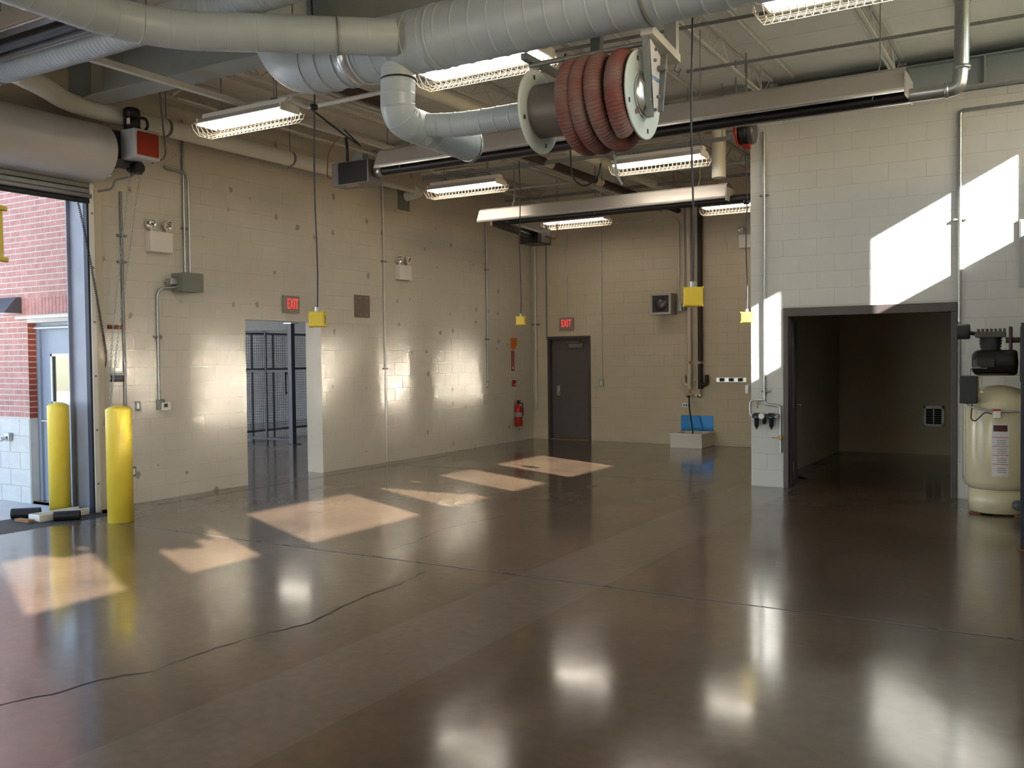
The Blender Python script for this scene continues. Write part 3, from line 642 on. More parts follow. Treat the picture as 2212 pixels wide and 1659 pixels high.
# storage room doorway with both leaves swung in
fr = MB(); fw = 0.06; hw = 0.105
fr.box(SDX0, SDX0+fw, YP-0.015, YP+0.2, 0, SDZ-hw, 0.004); fr.box(SDX1-fw, SDX1, YP-0.015, YP+0.2, 0, SDZ-hw, 0.004); fr.box(SDX0, SDX1, YP-0.015, YP+0.2, SDZ-hw, SDZ, 0.004)
fr.box(SDX0+fw, SDX0+fw+0.016, YP+0.07, YP+0.15, 0, SDZ-hw); fr.box(SDX1-fw-0.016, SDX1-fw, YP+0.07, YP+0.15, 0, SDZ-hw)
d3 = struct(fr, 'door_3', FRAMEC, 'wide dark steel frame of the storage room double doors')
LEAFC = mat('leaf_grey', (104, 104, 112), 0.4, var=0.04)
def leaf(x0, x1, hx0, hx1, lev, ang=0.0):
    ca, sa = math.cos(ang), math.sin(ang); hx, hy = (x0 if lev > 0 else x1), YP+0.21
    def turn(mb): mb.v = [(hx+(a-hx)*ca-(b-hy)*sa, hy+(a-hx)*sa+(b-hy)*ca, z) for a, b, z in mb.v]; return mb
    lf = build(turn(MB().box(x0, x1, YP+0.21, YP+1.12, 0.015, 2.1, 0.003)), 'door_leaf', LEAFC, d3)
    for z in (0.25, 1.05, 1.82): build(MB().box(hx0, hx1, YP+0.18, YP+0.209, z-0.06, z+0.06, 0.003), 'hinge', GALV, lf)
    build(turn(MB().cyl((x1 if lev > 0 else x0, YP+1.05, 0.98), ((x1+0.06) if lev > 0 else x0-0.06, YP+1.05, 0.98), 0.011, 10).cyl(((x1+0.055) if lev > 0 else x0-0.055, YP+1.05, 0.98), ((x1+0.055) if lev > 0 else x0-0.055, YP+0.94, 0.98), 0.009, 10)), 'lever', CHROME, lf)
leaf(SDX0+0.02, SDX0+0.065, SDX0+0.062, SDX0+0.074, 1, 0.19)
leaf(SDX1-0.065, SDX1-0.02, SDX1-0.085, SDX1-0.066, -1)
build(MB().prism([(SDX0-0.06, YP+0.95, 0.0), (SDX0-0.06, YP+0.95, 0.04), (SDX0+0.07, YP+0.95, 0.0)], (0, 0.04, 0)), 'door_wedge', RUBBER, None, 'small black wedge holding the storage door open', 'wedge')
t = thing('wall_heater', 'small white louvred wall heater inside the dark storage room', 'heater', (7.48, YB-0.04, 0.46))
hb = MB(); hb.box(7.33, 7.64, YB-0.03, YB-0.003, 0.46, 0.5, 0.003); hb.box(7.33, 7.64, YB-0.03, YB-0.003, 0.75, 0.8, 0.003); hb.box(7.33, 7.37, YB-0.03, YB-0.003, 0.46, 0.8, 0.003); hb.box(7.6, 7.64, YB-0.03, YB-0.003, 0.46, 0.8, 0.003); hb.box(7.475, 7.49, YB-0.03, YB-0.003, 0.46, 0.8)
build(hb, 'frame', WHITE, t); build(MB().box(7.36, 7.61, YB-0.01, YB-0.004, 0.5, 0.76), 'backing', BLACK, t)
for i in range(7): build(MB().prism([(7.37, YB-0.028, 0.51+i*0.035), (7.37, YB-0.012, 0.53+i*0.035), (7.37, YB-0.012, 0.524+i*0.035)], (0.23, 0, 0)), 'louvre', BLACK, t)

# ------------------------------------------------------------------ exit signs, emergency lights and small wall fittings
def exit_sign(face, c, label):
    if face == 'x':
        t = thing('exit_sign', label, 'sign', (0.03, c[0], c[1]-0.12), 'exit signs')
        build(MB().box(0.0, 0.055, c[0]-0.15, c[0]+0.15, c[1]-0.12, c[1]+0.12, 0.008), 'housing', SIGNG, t)
        text('lettering', 'EXIT', 0.205, EXITG, t, (0.056, c[0]+0.01, c[1]), ROT_X, sx=0.52)
    else:
        t = thing('exit_sign', label, 'sign', (c[0], YB-0.03, c[1]-0.12), 'exit signs')
        build(MB().box(c[0]-0.15, c[0]+0.15, YB-0.055, YB, c[1]-0.12, c[1]+0.12, 0.008), 'housing', SIGNG, t)
        text('lettering', 'EXIT', 0.205, EXITG, t, (c[0], YB-0.056, c[1]), ROT_Y, sx=0.52)
exit_sign('x', (6.71, 2.43), 'red lit exit sign above the open doorway in the long wall')
exit_sign('y', (0.805, 2.315), 'red lit exit sign above the far grey door')
def emergency_light(face, c, label):
    """c = (along, z bottom)"""
    u, z = c
    def P(a, d, zz): return (d, u+a, zz) if face == 'x' else (u+a, YB-d, zz)
    t = thing('emergency_light', label, 'light', P(0, 0.05, z), 'twin head emergency lights')
    p, q = P(-0.16, 0.0, z), P(0.16, 0.1, z+0.24); build(MB().box(p[0], q[0], p[1], q[1], z, z+0.24, 0.008), 'battery_box', PLASTW, t)
    for s in (-1, 1):
        a, b = Vector(P(s*0.105, 0.05, z+0.24)), Vector(P(s*0.115, 0.055, z+0.30)); h = build(MB().cyl(a, b, 0.012, 8), 'stem', PLASTW, t)
        cc = Vector(P(s*0.115, 0.05, z+0.335)); aim = (Vector(P(s*0.115+(0.02 if s > 0 else -0.05), 0.15, z+0.30))-cc).normalized()
        hd = build(MB().lathe(cc-aim*0.05, aim, [(0, 0.0), (0.0, 0.03), (0.03, 0.05), (0.07, 0.064), (0.09, 0.064), (0.09, 0.056), (0.075, 0.054)], 20), 'lamp_head', PLASTW, t)
        build(MB().lathe(cc-aim*0.05, aim, [(0.076, 0.0), (0.05, 0.02), (0.074, 0.054)], 20), 'reflector', CHROME, hd)
emergency_light('x', (4.52, 2.95), 'white twin head emergency light beside the conduits near the roller door')
emergency_light('x', (9.26, 2.935), 'white twin head emergency light high on the long wall past the doorway')
emergency_light('y', (4.46, 3.56), 'white twin head emergency light half hidden by the storage wall corner')
t = thing('junction_box', 'grey square electrical box under the twin conduits on the long wall', 'electrical box', (0.1, 4.87, 2.5))
build(MB().box(0.0, 0.2, 4.72, 5.03, 2.5, 2.72, 0.004), 'enclosure', GREYBOX, t); build(MB().box(0.2, 0.204, 4.715, 5.035, 2.495, 2.725), 'cover_plate', GREYBOX, t)
build(MB().box(0.05, 0.14, 4.6, 4.72, 2.575, 2.65, 0.006), 'side_switch', GALV, t)
t = thing('access_panel', 'flat brown access plate with four bolts on the long wall', 'panel', (0.005, 8.255, 2.29))
build(MB().box(0.0, 0.012, 8.08, 8.44, 2.295, 2.64, 0.003), 'plate', mat('plate_brown', (128, 114, 104), 0.45, 0.2), t)
for yy in (8.2, 8.36):
    for z in (2.34, 2.595): build(MB().cyl((0.012, yy, z), (0.02, yy, z), 0.012, 8), 'bolt', GALV, t)
t = thing('thermostat', 'white thermostat under the conduit near the inner bollard', 'thermostat', (0.03, 4.55, 1.07))
build(MB().box(0.03, 0.055, 4.50, 4.64, 1.07, 1.165, 0.012), 'case', PLASTW, t); build(MB().box(0.055, 0.057, 4.535, 4.585, 1.105, 1.15), 'display', mat('lcd_dark', (70, 66, 68), 0.3), t); build(MB().box(0.0, 0.05, 4.46, 4.56, 1.08, 1.2, 0.006), 'back_box', GALVD, t)
def wall_switch(face, u, z, label, sz=(0.07, 0.115), pl=None):
    if face == 'x':
        t = thing('switch_plate', label, 'switch', (0.01, u, z)); build(MB().box(0, 0.01, u-sz[0]/2, u+sz[0]/2, z, z+sz[1], 0.003), 'plate', pl or GALV, t); build(MB().box(0.01, 0.014, u-sz[0]/4, u+sz[0]/4, z+sz[1]*0.22, z+sz[1]*0.78), 'insert', PLASTW, t)
    else:
        t = thing('switch_plate', label, 'switch', (u, YB-0.01, z)); build(MB().box(u-sz[0]/2, u+sz[0]/2, YB-0.05, YB, z, z+sz[1], 0.003), 'plate', pl or GALV, t); build(MB().box(u-sz[0]/4, u+sz[0]/4, YB-0.054, YB-0.05, z+sz[1]*0.22, z+sz[1]*0.78), 'insert', PLASTW, t)
wall_switch('x', 4.205, 1.08, 'grey rocker switch plate between inner bollard and thermostat')
wall_switch('x', 4.13, 0.32, 'dark low outlet plate just behind the inner bollard', pl=GALVD)
wall_switch('x', 11.83, 1.09, 'surface box at the foot of the long bright conduit', (0.09, 0.13))
wall_switch('x', 13.0, 1.09, 'small light switch beside the red fire alarm pull')
wall_switch('y', 1.555, 1.07, 'surface switch box right of the far grey door', (0.09, 0.14))
t = thing('fire_alarm_pull', 'small red fire alarm pull above the extinguisher', 'alarm', (0.02, 12.8, 1.09))
build(MB().box(0, 0.035, 12.745, 12.855, 1.09, 1.21, 0.01), 'body', REDC, t); build(MB().box(0.035, 0.045, 12.76, 12.84, 1.12, 1.135, 0.003), 'pull_bar', WHITE, t)
t = thing('fire_extinguisher', 'red fire extinguisher hung on the long wall near the corner', 'extinguisher', (0.1, 12.82, 0.31))
build(MB().lathe((0.1, 12.82, 0.31), (0, 0, 1), [(0, 0), (0, 0.072), (0.012, 0.078), (0.34, 0.078), (0.38, 0.066), (0.41, 0.035), (0.425, 0.024), (0.44, 0.024), (0.44, 0)], 24), 'cylinder', mat('extinguisher_red', (170, 26, 22), 0.3), t)
build(MB().lathe((0.1, 12.82, 0.49), (0, 0, 1), [(0, 0.0785), (0.0, 0.0795), (0.09, 0.0795), (0.09, 0.0785)], 24), 'label_band', mat('label_grey', (160, 150, 150), 0.5), t)
build(MB().box(0.08, 0.12, 12.79, 12.92, 0.76, 0.772).box(0.08, 0.12, 12.79, 12.9, 0.80, 0.812).box(0.085, 0.115, 12.8, 12.84, 0.74, 0.81), 'valve_handle', BLACK, t)
build(MB().tube(fillet([(0.1, 12.85, 0.76), (0.13, 12.93, 0.76), (0.14, 12.93, 0.6), (0.15, 12.9, 0.5)], 0.06), 0.011, 8), 'hose', RUBBER, t)
build(MB().box(0.0, 0.025, 12.79, 12.85, 0.45, 0.8), 'wall_hook', GALV, t)
t = thing('extinguisher_sign', 'narrow red and white marker strip above the red fire alarm pull', 'sign', (0.005, 12.79, 1.39))
build(MB().box(0, 0.004, 12.735, 12.845, 1.39, 1.79), 'strip', REDC, t)
text('lettering', 'FIRE EXTINGUISHER', 0.042, WHITE, t, (0.005, 12.79, 1.62), (PI/2, -PI/2, PI/2), 0.0005)
build(MB().prism([(0.004, 12.79, 1.41), (0.004, 12.83, 1.46), (0.004, 12.80, 1.46), (0.004, 12.80, 1.49), (0.004, 12.78, 1.49), (0.004, 12.78, 1.46), (0.004, 12.75, 1.46)], (0.001, 0, 0)), 'arrow', WHITE, t)
build(MB().prism([(0.0, 12.72, 2.04), (0.0, 12.95, 2.04), (0.0, 12.95, 1.9), (0.0, 12.86, 1.82), (0.0, 12.79, 1.80), (0.0, 12.72, 1.84)], (0.006, 0, 0)), 'orange_placard', mat('sign_orange', (214, 112, 36), 0.5), None, 'small orange placard on the long wall above the marker strip', 'sign')

# ------------------------------------------------------------------ conduits and pipes on walls
def conduit(path, r, label, m=GALV, clips=(), rad=0.1, name='conduit', face='x'):
    mb = MB().tube(fillet(path, rad), r, 10)
    b = base_of(mb.v); t = thing(name, label, 'conduit' if name == 'conduit' else 'pipe', b)
    build(mb, 'run', m, t)
    for c in clips:
        x, yy, z = c
        if face == 'x': build(MB().box(0, r*2.6, yy-r*3.4, yy+r*3.4, z-0.012, z+0.012, 0.003), 'strap', GALVD, t)
        else: build(MB().box(x-r*3.4, x+r*3.4, yy-r*0.6, yy+r*1.15, z-0.012, z+0.012, 0.003), 'strap', GALVD, t)
    return t
conduit([(0.02, 4.03, 3.6), (0.02, 4.03, 0.0)], 0.017, 'grey conduit dropping to the floor behind the inner bollard', GALVD, [(0, 4.03, 3.1), (0, 4.03, 2.8)])
conduit([(0.03, 4.905, 4.6), (0.03, 4.905, 2.72)], 0.017, 'first of two conduits entering the grey electrical box', GALV, [(0, 4.93, 3.28)])
conduit([(0.066, 4.6, 3.98), (0.066, 4.95, 3.95), (0.066, 4.95, 2.72)], 0.015, 'second conduit bending down into the grey electrical box', GALV)
conduit([(0.09, 4.72, 2.55), (0.03, 4.49, 2.53), (0.03, 4.49, 1.2)], 0.016, 'conduit curving from the grey electrical box down to the thermostat', GALV, [(0, 4.49, 1.95)], 0.16)
conduit([(0.02, 8.79, 4.4), (0.02, 8.79, 0.02)], 0.016, 'painted conduit down the long wall between access plate and emergency light', STEELW, [(0, 8.79, 3.2), (0, 8.79, 1.5)])
conduit([(0.025, 11.83, 4.3), (0.025, 11.83, 1.22)], 0.016, 'bright long conduit down the long wall to a surface box', GALV, [(0, 11.83, 3.3), (0, 11.83, 2.0)])
conduit([(0.1, YB-0.045, 4.7), (0.1, YB-0.045, 0.62)], 0.026, 'painted pipe down the far corner beside the exit door', STEELW, [(0.1, YB-0.045, 2.32)], face='y')
conduit([(0.345, YB-0.02, 4.6), (0.345, YB-0.02, 2.0)], 0.014, 'thin conduit ending at the top of the far door frame', GALVD, face='y')
conduit([(0.8, YB-0.02, 4.4), (0.8, YB-0.02, 2.43)], 0.012, 'thin painted conduit feeding the far exit sign', STEELW, face='y')
conduit([(1.56, YB-0.02, 4.4), (1.56, YB-0.02, 1.21)], 0.014, 'thin painted conduit down to the switch right of the far door', STEELW, face='y')
conduit([(1.7, YB-0.02, 4.22), (3.15, YB-0.02, 4.22), (3.15, YB-0.02, 2.61)], 0.014, 'painted conduit bending down to the far wall unit heater', STEELW, face='y', rad=0.14)
conduit([(3.25, YB-0.02, 4.5), (3.25, YB-0.02, 2.61)], 0.014, 'straight painted conduit to the far wall junction box', STEELW, face='y')
PIPEW = mat('pipe_cover_white', (206, 194, 178), 0.5); PIPEK = mat('pipe_cover_black', (50, 38, 32), 0.6)
t = thing('water_pipe', 'white covered water pipe above the mop sink', 'pipe', (3.36, YB-0.06, 1.04))
build(MB().cyl((3.36, YB-0.06, 1.55), (3.36, YB-0.06, 4.6), 0.042, 16).cyl((3.36, YB-0.06, 1.04), (3.36, YB-0.06, 1.5), 0.042, 16), 'covering', PIPEW, t)
build(MB().tube(fillet([(3.36, YB-0.06, 1.12), (3.25, YB-0.06, 1.12), (3.25, YB-0.06, 1.3)], 0.06), 0.034, 12), 'air_chamber', PIPEW, t)
build(MB().cyl((3.36, YB-0.06, 0.96), (3.36, YB-0.06, 1.56), 0.014, 10), 'bare_pipe', BRASS, t)
t = thing('water_pipe', 'black covered water pipe above the mop sink', 'pipe', (3.57, YB-0.06, 1.04))
build(MB().cyl((3.57, YB-0.06, 1.55), (3.57, YB-0.06, 4.6), 0.045, 16).cyl((3.57, YB-0.06, 1.04), (3.57, YB-0.06, 1.5), 0.045, 16), 'covering', PIPEK, t)
build(MB().tube(fillet([(3.57, YB-0.06, 1.12), (3.69, YB-0.06, 1.12), (3.69, YB-0.06, 1.3)], 0.06), 0.036, 12), 'air_chamber', PIPEK, t)
build(MB().cyl((3.57, YB-0.06, 0.96), (3.57, YB-0.06, 1.56), 0.014, 10), 'bare_pipe', BRASS, t)
t = thing('service_faucet', 'chrome service faucet with two valves under the covered pipes', 'tap', (3.46, YB-0.1, 0.86))
fb = MB(); fb.cyl((3.33, YB-0.08, 0.92), (3.6, YB-0.08, 0.92), 0.014, 10); fb.cyl((3.46, YB-0.08, 0.92), (3.42, YB-0.2, 0.93), 0.014, 10)
build(fb, 'body', CHROME, t)
for x in (3.36, 3.57): build(MB().lathe((x, YB-0.06, 0.92), (0, -1, 0), [(0, 0.026), (0.05, 0.026), (0.05, 0.04), (0.07, 0.04), (0.07, 0)], 12), 'valve', CHROME, t)
build(MB().tube([(3.46, YB-0.08, 0.95), (3.43, YB-0.06, 1.1), (3.46, YB-0.02, 1.18)], 0.006, 6), 'brace', CHROME, t)
build(MB().tube(fillet([(3.40, YB-0.2, 0.93), (3.41, YB-0.22, 0.7), (3.5, YB-0.3, 0.3), (3.52, YB-0.32, 0.1)], 0.3, 10), 0.014, 8), 'rubber_hose', RUBBER, t)
t = thing('outlet_plate', 'small steel duplex outlet left of the hose above the mop sink', 'outlet', (3.255, YB-0.01, 0.69))
build(MB().box(3.2, 3.31, YB-0.012, YB, 0.695, 0.775, 0.003), 'plate', GALV, t)
for x in (3.232, 3.278): build(MB().box(x-0.014, x+0.014, YB-0.015, YB-0.012, 0.715, 0.755), 'socket', BLACK, t)
t = thing('mop_rack', 'steel mop holder rail with three clips on the far wall', 'rack', (4.13, YB-0.03, 1.16))
build(MB().box(3.85, 4.41, YB-0.012, YB, 1.165, 1.25, 0.004), 'rail', ALU, t)
for x in (3.96, 4.13, 4.30): build(MB().box(x-0.035, x+0.035, YB-0.05, YB-0.012, 1.19, 1.235, 0.006).cyl((x-0.02, YB-0.055, 1.18), (x-0.02, YB-0.055, 1.24), 0.014, 10).cyl((x+0.02, YB-0.055, 1.18), (x+0.02, YB-0.055, 1.24), 0.014, 10), 'spring_clip', BLACK, t)
t = thing('mop_sink', 'low white square mop sink against the far wall', 'sink', (3.5, 13.24, 0.0))
sk = MB(); sk.box(3.2, 3.235, 12.92, YB-0.004, 0, 0.26, 0.008); sk.box(3.765, 3.8, 12.92, YB-0.004, 0, 0.26, 0.008); sk.box(3.23, 3.77, 12.92, 12.955, 0, 0.26, 0.004); sk.box(3.23, 3.77, YB-0.04, YB-0.004, 0, 0.26, 0.004); sk.box(3.225, 3.775, 12.945, YB-0.03, 0.005, 0.06)
build(sk, 'basin', PLASTW, t)
build(MB().box(3.185, 3.815, 12.905, 12.925, 0.225, 0.265, 0.006).box(3.185, 3.205, 12.905, YB-0.004, 0.225, 0.265, 0.006).box(3.795, 3.815, 12.905, YB-0.004, 0.225, 0.265, 0.006), 'rim', WHITE, t)
build(MB().cyl((3.5, 13.24, 0.06), (3.5, 13.24, 0.064), 0.045, 16), 'drain', CHROME, t)
build(MB().box(3.17, 3.79, YB-0.01, YB-0.002, 0.265, 0.545, 0.003), 'splash_sheet', mat('blue_film', (20, 120, 190), 0.22, 0.25), None, 'shiny blue splash sheet on the far wall behind the mop sink', 'panel')
t = thing('unit_heater', 'small grey cube unit heater high on the far wall', 'heater', (2.9, YB-0.16, 2.42))
build(MB().box(2.70, 3.10, YB-0.30, YB-0.004, 2.42, 2.81, 0.006), 'case', mat('heater_grey', (150, 144, 134), 0.45, 0.3), t)
fb = MB(); fb.box(2.70, 3.10, YB-0.318, YB-0.3, 2.42, 2.46); fb.box(2.70, 3.10, YB-0.318, YB-0.3, 2.77, 2.81); fb.box(2.70, 2.74, YB-0.318, YB-0.3, 2.46, 2.77); fb.box(3.06, 3.10, YB-0.318, YB-0.3, 2.46, 2.77)
build(fb, 'front_frame', mat('heater_rim', (176, 174, 168), 0.35, 0.5), t); build(MB().box(2.74, 3.06, YB-0.304, YB-0.3, 2.46, 2.77), 'dark_opening', mat('heater_dark', (46, 46, 46), 0.4), t)
build(MB().lathe((2.9, YB-0.305, 2.61), (0, -1, 0), [(0, 0.0), (0.004, 0.12), (0.006, 0.12), (0.004, 0.03), (0.008, 0.0)], 20), 'fan', mat('fan_grey', (96, 94, 92), 0.3, 0.6), t)
build(MB().box(3.12, 3.22, YB-0.08, YB-0.004, 2.48, 2.61, 0.006), 'side_box', GALV, t); build(MB().box(3.23, 3.29, YB-0.06, YB-0.004, 2.49, 2.57, 0.006), 'switch_box', GALVD, t)
for i, (x, z) in enumerate(((2.45, 2.45), (2.55, 2.45), (2.47, 2.57), (2.56, 2.62))):
    pass

# storage wall fittings
conduit([(6.085, YP-0.02, 4.42), (6.085, YP-0.02, 1.04), (6.28, YP-0.02, 1.02), (6.285, YP-0.02, 0.44)], 0.0165, 'galvanised air line down the storage wall left of the doorway', GALV, [(6.085, YP-0.02, 3.635), (6.1, YP-0.02, 1.2)], 0.05, 'air_pipe', 'y')
conduit([(8.285, YP-0.025, 2.0), (8.285, YP-0.025, 4.36), (10.2, YP-0.025, 4.36)], 0.02, 'galvanised pipe right of the storage doorway turning under the beam', GALV, [(8.285, YP-0.025, 3.15)], 0.05, 'air_pipe', 'y')
conduit([(8.285, YP-0.02, 2.0), (8.285, YP-0.02, 1.3), (8.40, YP-0.2, 1.25)], 0.012, 'thin conduit dropping beside the storage frame to the compressor', GALVD, [], 0.05, 'conduit', 'y')
t = thing('air_regulator', 'black air filter and regulator set with a round gauge on the storage wall', 'regulator', (6.09, YP-0.06, 0.72))
rb = MB(); rb.box(5.94, 6.24, YP-0.085, YP-0.035, 0.865, 0.915, 0.012); build(rb, 'manifold', BLACK, t)
for x in (5.995, 6.18): build(MB().lathe((x, YP-0.06, 0.90), (0, 0, -1), [(-0.03, 0), (-0.03, 0.036), (0.03, 0.036), (0.04, 0.03), (0.13, 0.028), (0.155, 0.012), (0.175, 0.006), (0.175, 0)], 16), 'bowl', BLACK, t)
build(MB().lathe((6.09, YP-0.06, 0.87), (0, 0, -1), [(0, 0.026), (0.06, 0.026), (0.065, 0.02), (0.08, 0.02), (0.08, 0)], 16), 'knob', BLACK, t)
gg = build(MB().lathe((6.068, YP-0.085, 0.893), (0, -1, 0), [(0, 0.0), (0, 0.038), (0.03, 0.038), (0.03, 0.034), (0.026, 0.033)], 20), 'gauge', GALV, t)
build(MB().lathe((6.068, YP-0.110, 0.893), (0, -1, 0), [(0, 0.033), (0, 0)], 20), 'dial', WHITE, gg)
for x in (5.995, 6.18): build(MB().box(x-0.02, x+0.02, YP-0.1, YP-0.096, 0.872, 0.885), 'blue_label', mat('label_blue', (40, 120, 190), 0.5), t)
build(MB().lathe((6.245, YP-0.06, 0.888), (0.2, -1, 0), [(0, 0.02), (0.03, 0.02), (0.03, 0.008), (0.02, 0.007)], 14), 'outlet', GALV, t)
t = thing('pipe_bypass', 'short pipe with a brass drop valve at the storage wall corner', 'pipe', (5.98, YP-0.03, 0.89))
build(MB().tube(fillet([(6.085, YP-0.03, 1.09), (5.93, YP-0.03, 1.09), (5.905, YP-0.03, 1.06), (5.905, YP-0.03, 0.90), (5.95, YP-0.05, 0.89)], 0.03), 0.013, 8), 'run', GALV, t)
build(MB().cyl((6.0, YP-0.03, 1.09), (6.0, YP-0.05, 0.99), 0.009, 8), 'lever', BRASS, t)
t = thing('shutoff_valve', 'brass lever valve low on the storage wall air line', 'valve', (6.25, YP-0.03, 0.6))
build(MB().box(6.265, 6.305, YP-0.045, YP-0.005, 0.6, 0.65, 0.008), 'body', BRASS, t); build(MB().box(6.18, 6.27, YP-0.055, YP-0.04, 0.617, 0.63, 0.003), 'lever', mat('lever_orange', (190, 140, 80), 0.5), t)
t = thing('wall_control_box', 'small grey and white control box on the hidden side of the storage corner', 'control box', (5.86, 8.85, 1.17))
build(MB().box(5.86, SX0, 8.80, 8.92, 1.17, 1.27, 0.004), 'back', GREYBOX, t); build(MB().box(5.815, 5.86, 8.79, 8.93, 1.165, 1.275, 0.01), 'front', PLASTW, t)
t = thing('electrical_panel', 'grey electrical panel on the storage wall above the compressor', 'electrical box', (9.1, YP-0.06, 2.34))
build(MB().box(8.87, 9.3, YP-0.03, YP, 2.36, 3.1, 0.006), 'enclosure', mat('panel_grey', (160, 162, 160), 0.45), t); build(MB().box(8.885, 9.285, YP-0.034, YP-0.03, 2.38, 3.08, 0.004), 'door', mat('panel_grey', (160, 162, 160), 0.45), t)

# ------------------------------------------------------------------ fluorescent lights with wire guards
def light_fixture(x, y, z, label):
    """x: left end, z: underside of the guard"""
    L_ = 1.24; t = thing('strip_light', label, 'light', (x+L_/2, y, z), 'caged fluorescent ceiling lights')
    hz = z+0.19
    h = MB(); pr_ = [(-0.17, 0.105), (-0.165, 0.10), (-0.07, 0.165), (0.07, 0.165), (0.165, 0.10), (0.17, 0.105), (0.075, 0.175), (-0.075, 0.175)]
    h.prism([(x+0.02, y+a, z+b) for a, b in pr_], (L_-0.04, 0, 0)); h.box(x+0.03, x+L_-0.03, y-0.06, y+0.06, z+0.172, z+0.225, 0.004)
    build(h, 'reflector_housing', mat('light_housing', (216, 212, 204), 0.4), t)
    for s in (-0.085, 0.0, 0.085):
        build(MB().cyl((x+0.04, y+s, z+0.112), (x+L_-0.04, y+s, z+0.112), 0.014, 10), 'fluorescent_tube', LAMPC, t)
    for xx in (x+0.02, x+L_-0.04): build(MB().box(xx, xx+0.02, y-0.13, y+0.13, z+0.09, z+0.165, 0.003), 'lampholder', WHITE, t)
    g = MB(); r = 0.0028
    sec = [(-0.17, 0.105), (-0.155, 0.055), (-0.09, 0.0), (0.09, 0.0), (0.155, 0.055), (0.17, 0.105)]
    n_ = 22
    for i in range(n_+1):
        xx = x+L_*i/n_; g.tube([(xx, y+a, z+b) for a, b in sec], r, 4)
    for a, b in ((-0.155, 0.055), (-0.09, 0.0), (-0.03, 0.0), (0.03, 0.0), (0.09, 0.0), (0.155, 0.055)): g.cyl((x, y+a, z+b), (x+L_, y+a, z+b), r, 4, caps=False)
    for xx, s in ((x, -1), (x+L_, 1)):
        for a in (-0.06, 0.0, 0.06): g.tube([(xx, y+a, z), (xx+s*0.035, y+a, z+0.05), (xx+s*0.03, y+a, z+0.11)], r, 4)
    build(g, 'wire_guard', mat('guard_wire', (228, 216, 196), 0.45), t)
    return t
def hangers(t, x, y, z, top):
    for xx in (x+0.25, x+1.0):
        build(MB().cyl((xx, y, z+0.22), (xx, y, ZD), 0.006, 6), 'hanger_rod', GALVD, t)
        build(MB().box(xx-0.03, xx+0.03, y-0.025, y+0.025, z+0.225, z+0.26, 0.004), 'hanger_clip', GALVD, t)
LT = [('A', 1.54, 3.94, 4.0, 4.27, 'caged strip light nearest the orange door operator'),
      ('B', 4.5, 3.78, 4.0, 4.73, 'caged strip light just behind the big duct, beside the hose reel'),
      ('C', 7.45, 3.73, 4.0, 4.73, 'caged strip light cut off by the top of the picture'),
      ('D', 1.28, 8.33, 4.0, 4.07, 'caged strip light under the near heater burner on the grey channel'),
      ('E', 4.28, 8.22, 4.0, 4.07, 'caged strip light behind the hose reel on the grey channel'),
      ('F', 1.27, 11.84, 3.94, 4.5, 'caged strip light hanging before the far wall, doorway side'),
      ('G', 4.22, 11.8, 3.94, 4.5, 'caged strip light half hidden by the storage wall corner'),
      ('H', 4.8, -2.6, 3.95, 4.73, 'caged strip light over the viewer, middle'),
      ('I', 2.0, -0.6, 3.95, 4.73, 'caged strip light over the viewer, roller door side'),
      ('J', 7.4, -0.6, 3.95, 4.73, 'caged strip light over the viewer, window side'),
      ('K', 4.8, -4.0, 3.95, 4.73, 'caged strip light behind the viewer, middle'),
      ('M', 7.4, -4.0, 3.95, 4.73, 'caged strip light behind the viewer, window side'),
      ('N', -7.6, 9.0, 4.0, 4.73, 'added caged strip light brightening the neighbouring bay, far side near the yard'),  # lamps N to Q: unseen, added to brighten the neighbouring bay
      ('O', -7.6, 14.0, 4.0, 4.73, 'added caged strip light brightening the neighbouring bay, far side at the back'),
      ('P', -3.4, 13.0, 4.0, 4.73, 'added caged strip light brightening the neighbouring bay, doorway side at the back'),
      ('Q', -3.4, 8.0, 4.0, 4.73, 'added caged strip light brightening the neighbouring bay, doorway side near the yard')]
first = None
for k, x, y, z, top, lab in LT:
    if first is None: first = light_fixture(x, y, z, lab); t = first; p0 = Vector((x, y, z))
    else: t = dup(first, first.location+(Vector((x, y, z))-p0), lab)
    LT_t = t
    if k != 'A': hangers(t, x, y, z, top)
hangers(first, 1.54, 3.94, 4.0, 4.27)

# ------------------------------------------------------------------ ducts
def duct(path, r, rib=0.125, bump=0.005, n=36):
    """path resampled; a raised spiral seam every rib metres"""
    P = [Vector(p) for p in path]; mb = MB(); pts = []; rads = []
    L_ = [0]
    for i in range(1, len(P)): L_.append(L_[-1]+(P[i]-P[i-1]).length)
    def at(s):
        for i in range(1, len(P)):
            if s <= L_[i]: return P[i-1].lerp(P[i], (s-L_[i-1])/max(1e-6, L_[i]-L_[i-1]))
        return P[-1]
    S = set([round(v, 4) for v in L_]); k = rib/2; seam = set()
    while k < L_[-1]-0.02:
        for d_, q in ((-0.013, 0), (-0.005, 0), (-0.002, 1), (0.002, 1), (0.005, 0), (0.013, 0)): S.add(round(k+d_, 4)); seam.add(round(k+d_, 4)) if q else None
        k += rib
    for s in sorted(S): pts.append(at(s)); rads.append(r+(bump if s in seam else 0))
    return mb.tube(pts, r, n, True, rads)
def band(mb, p, d, r, wd=0.03, n=36):
    return mb.lathe(Vector(p)-Vector(d).normalized()*wd/2, d, [(0, r-0.01), (0, r+0.008), (wd, r+0.008), (wd, r-0.01)], n)
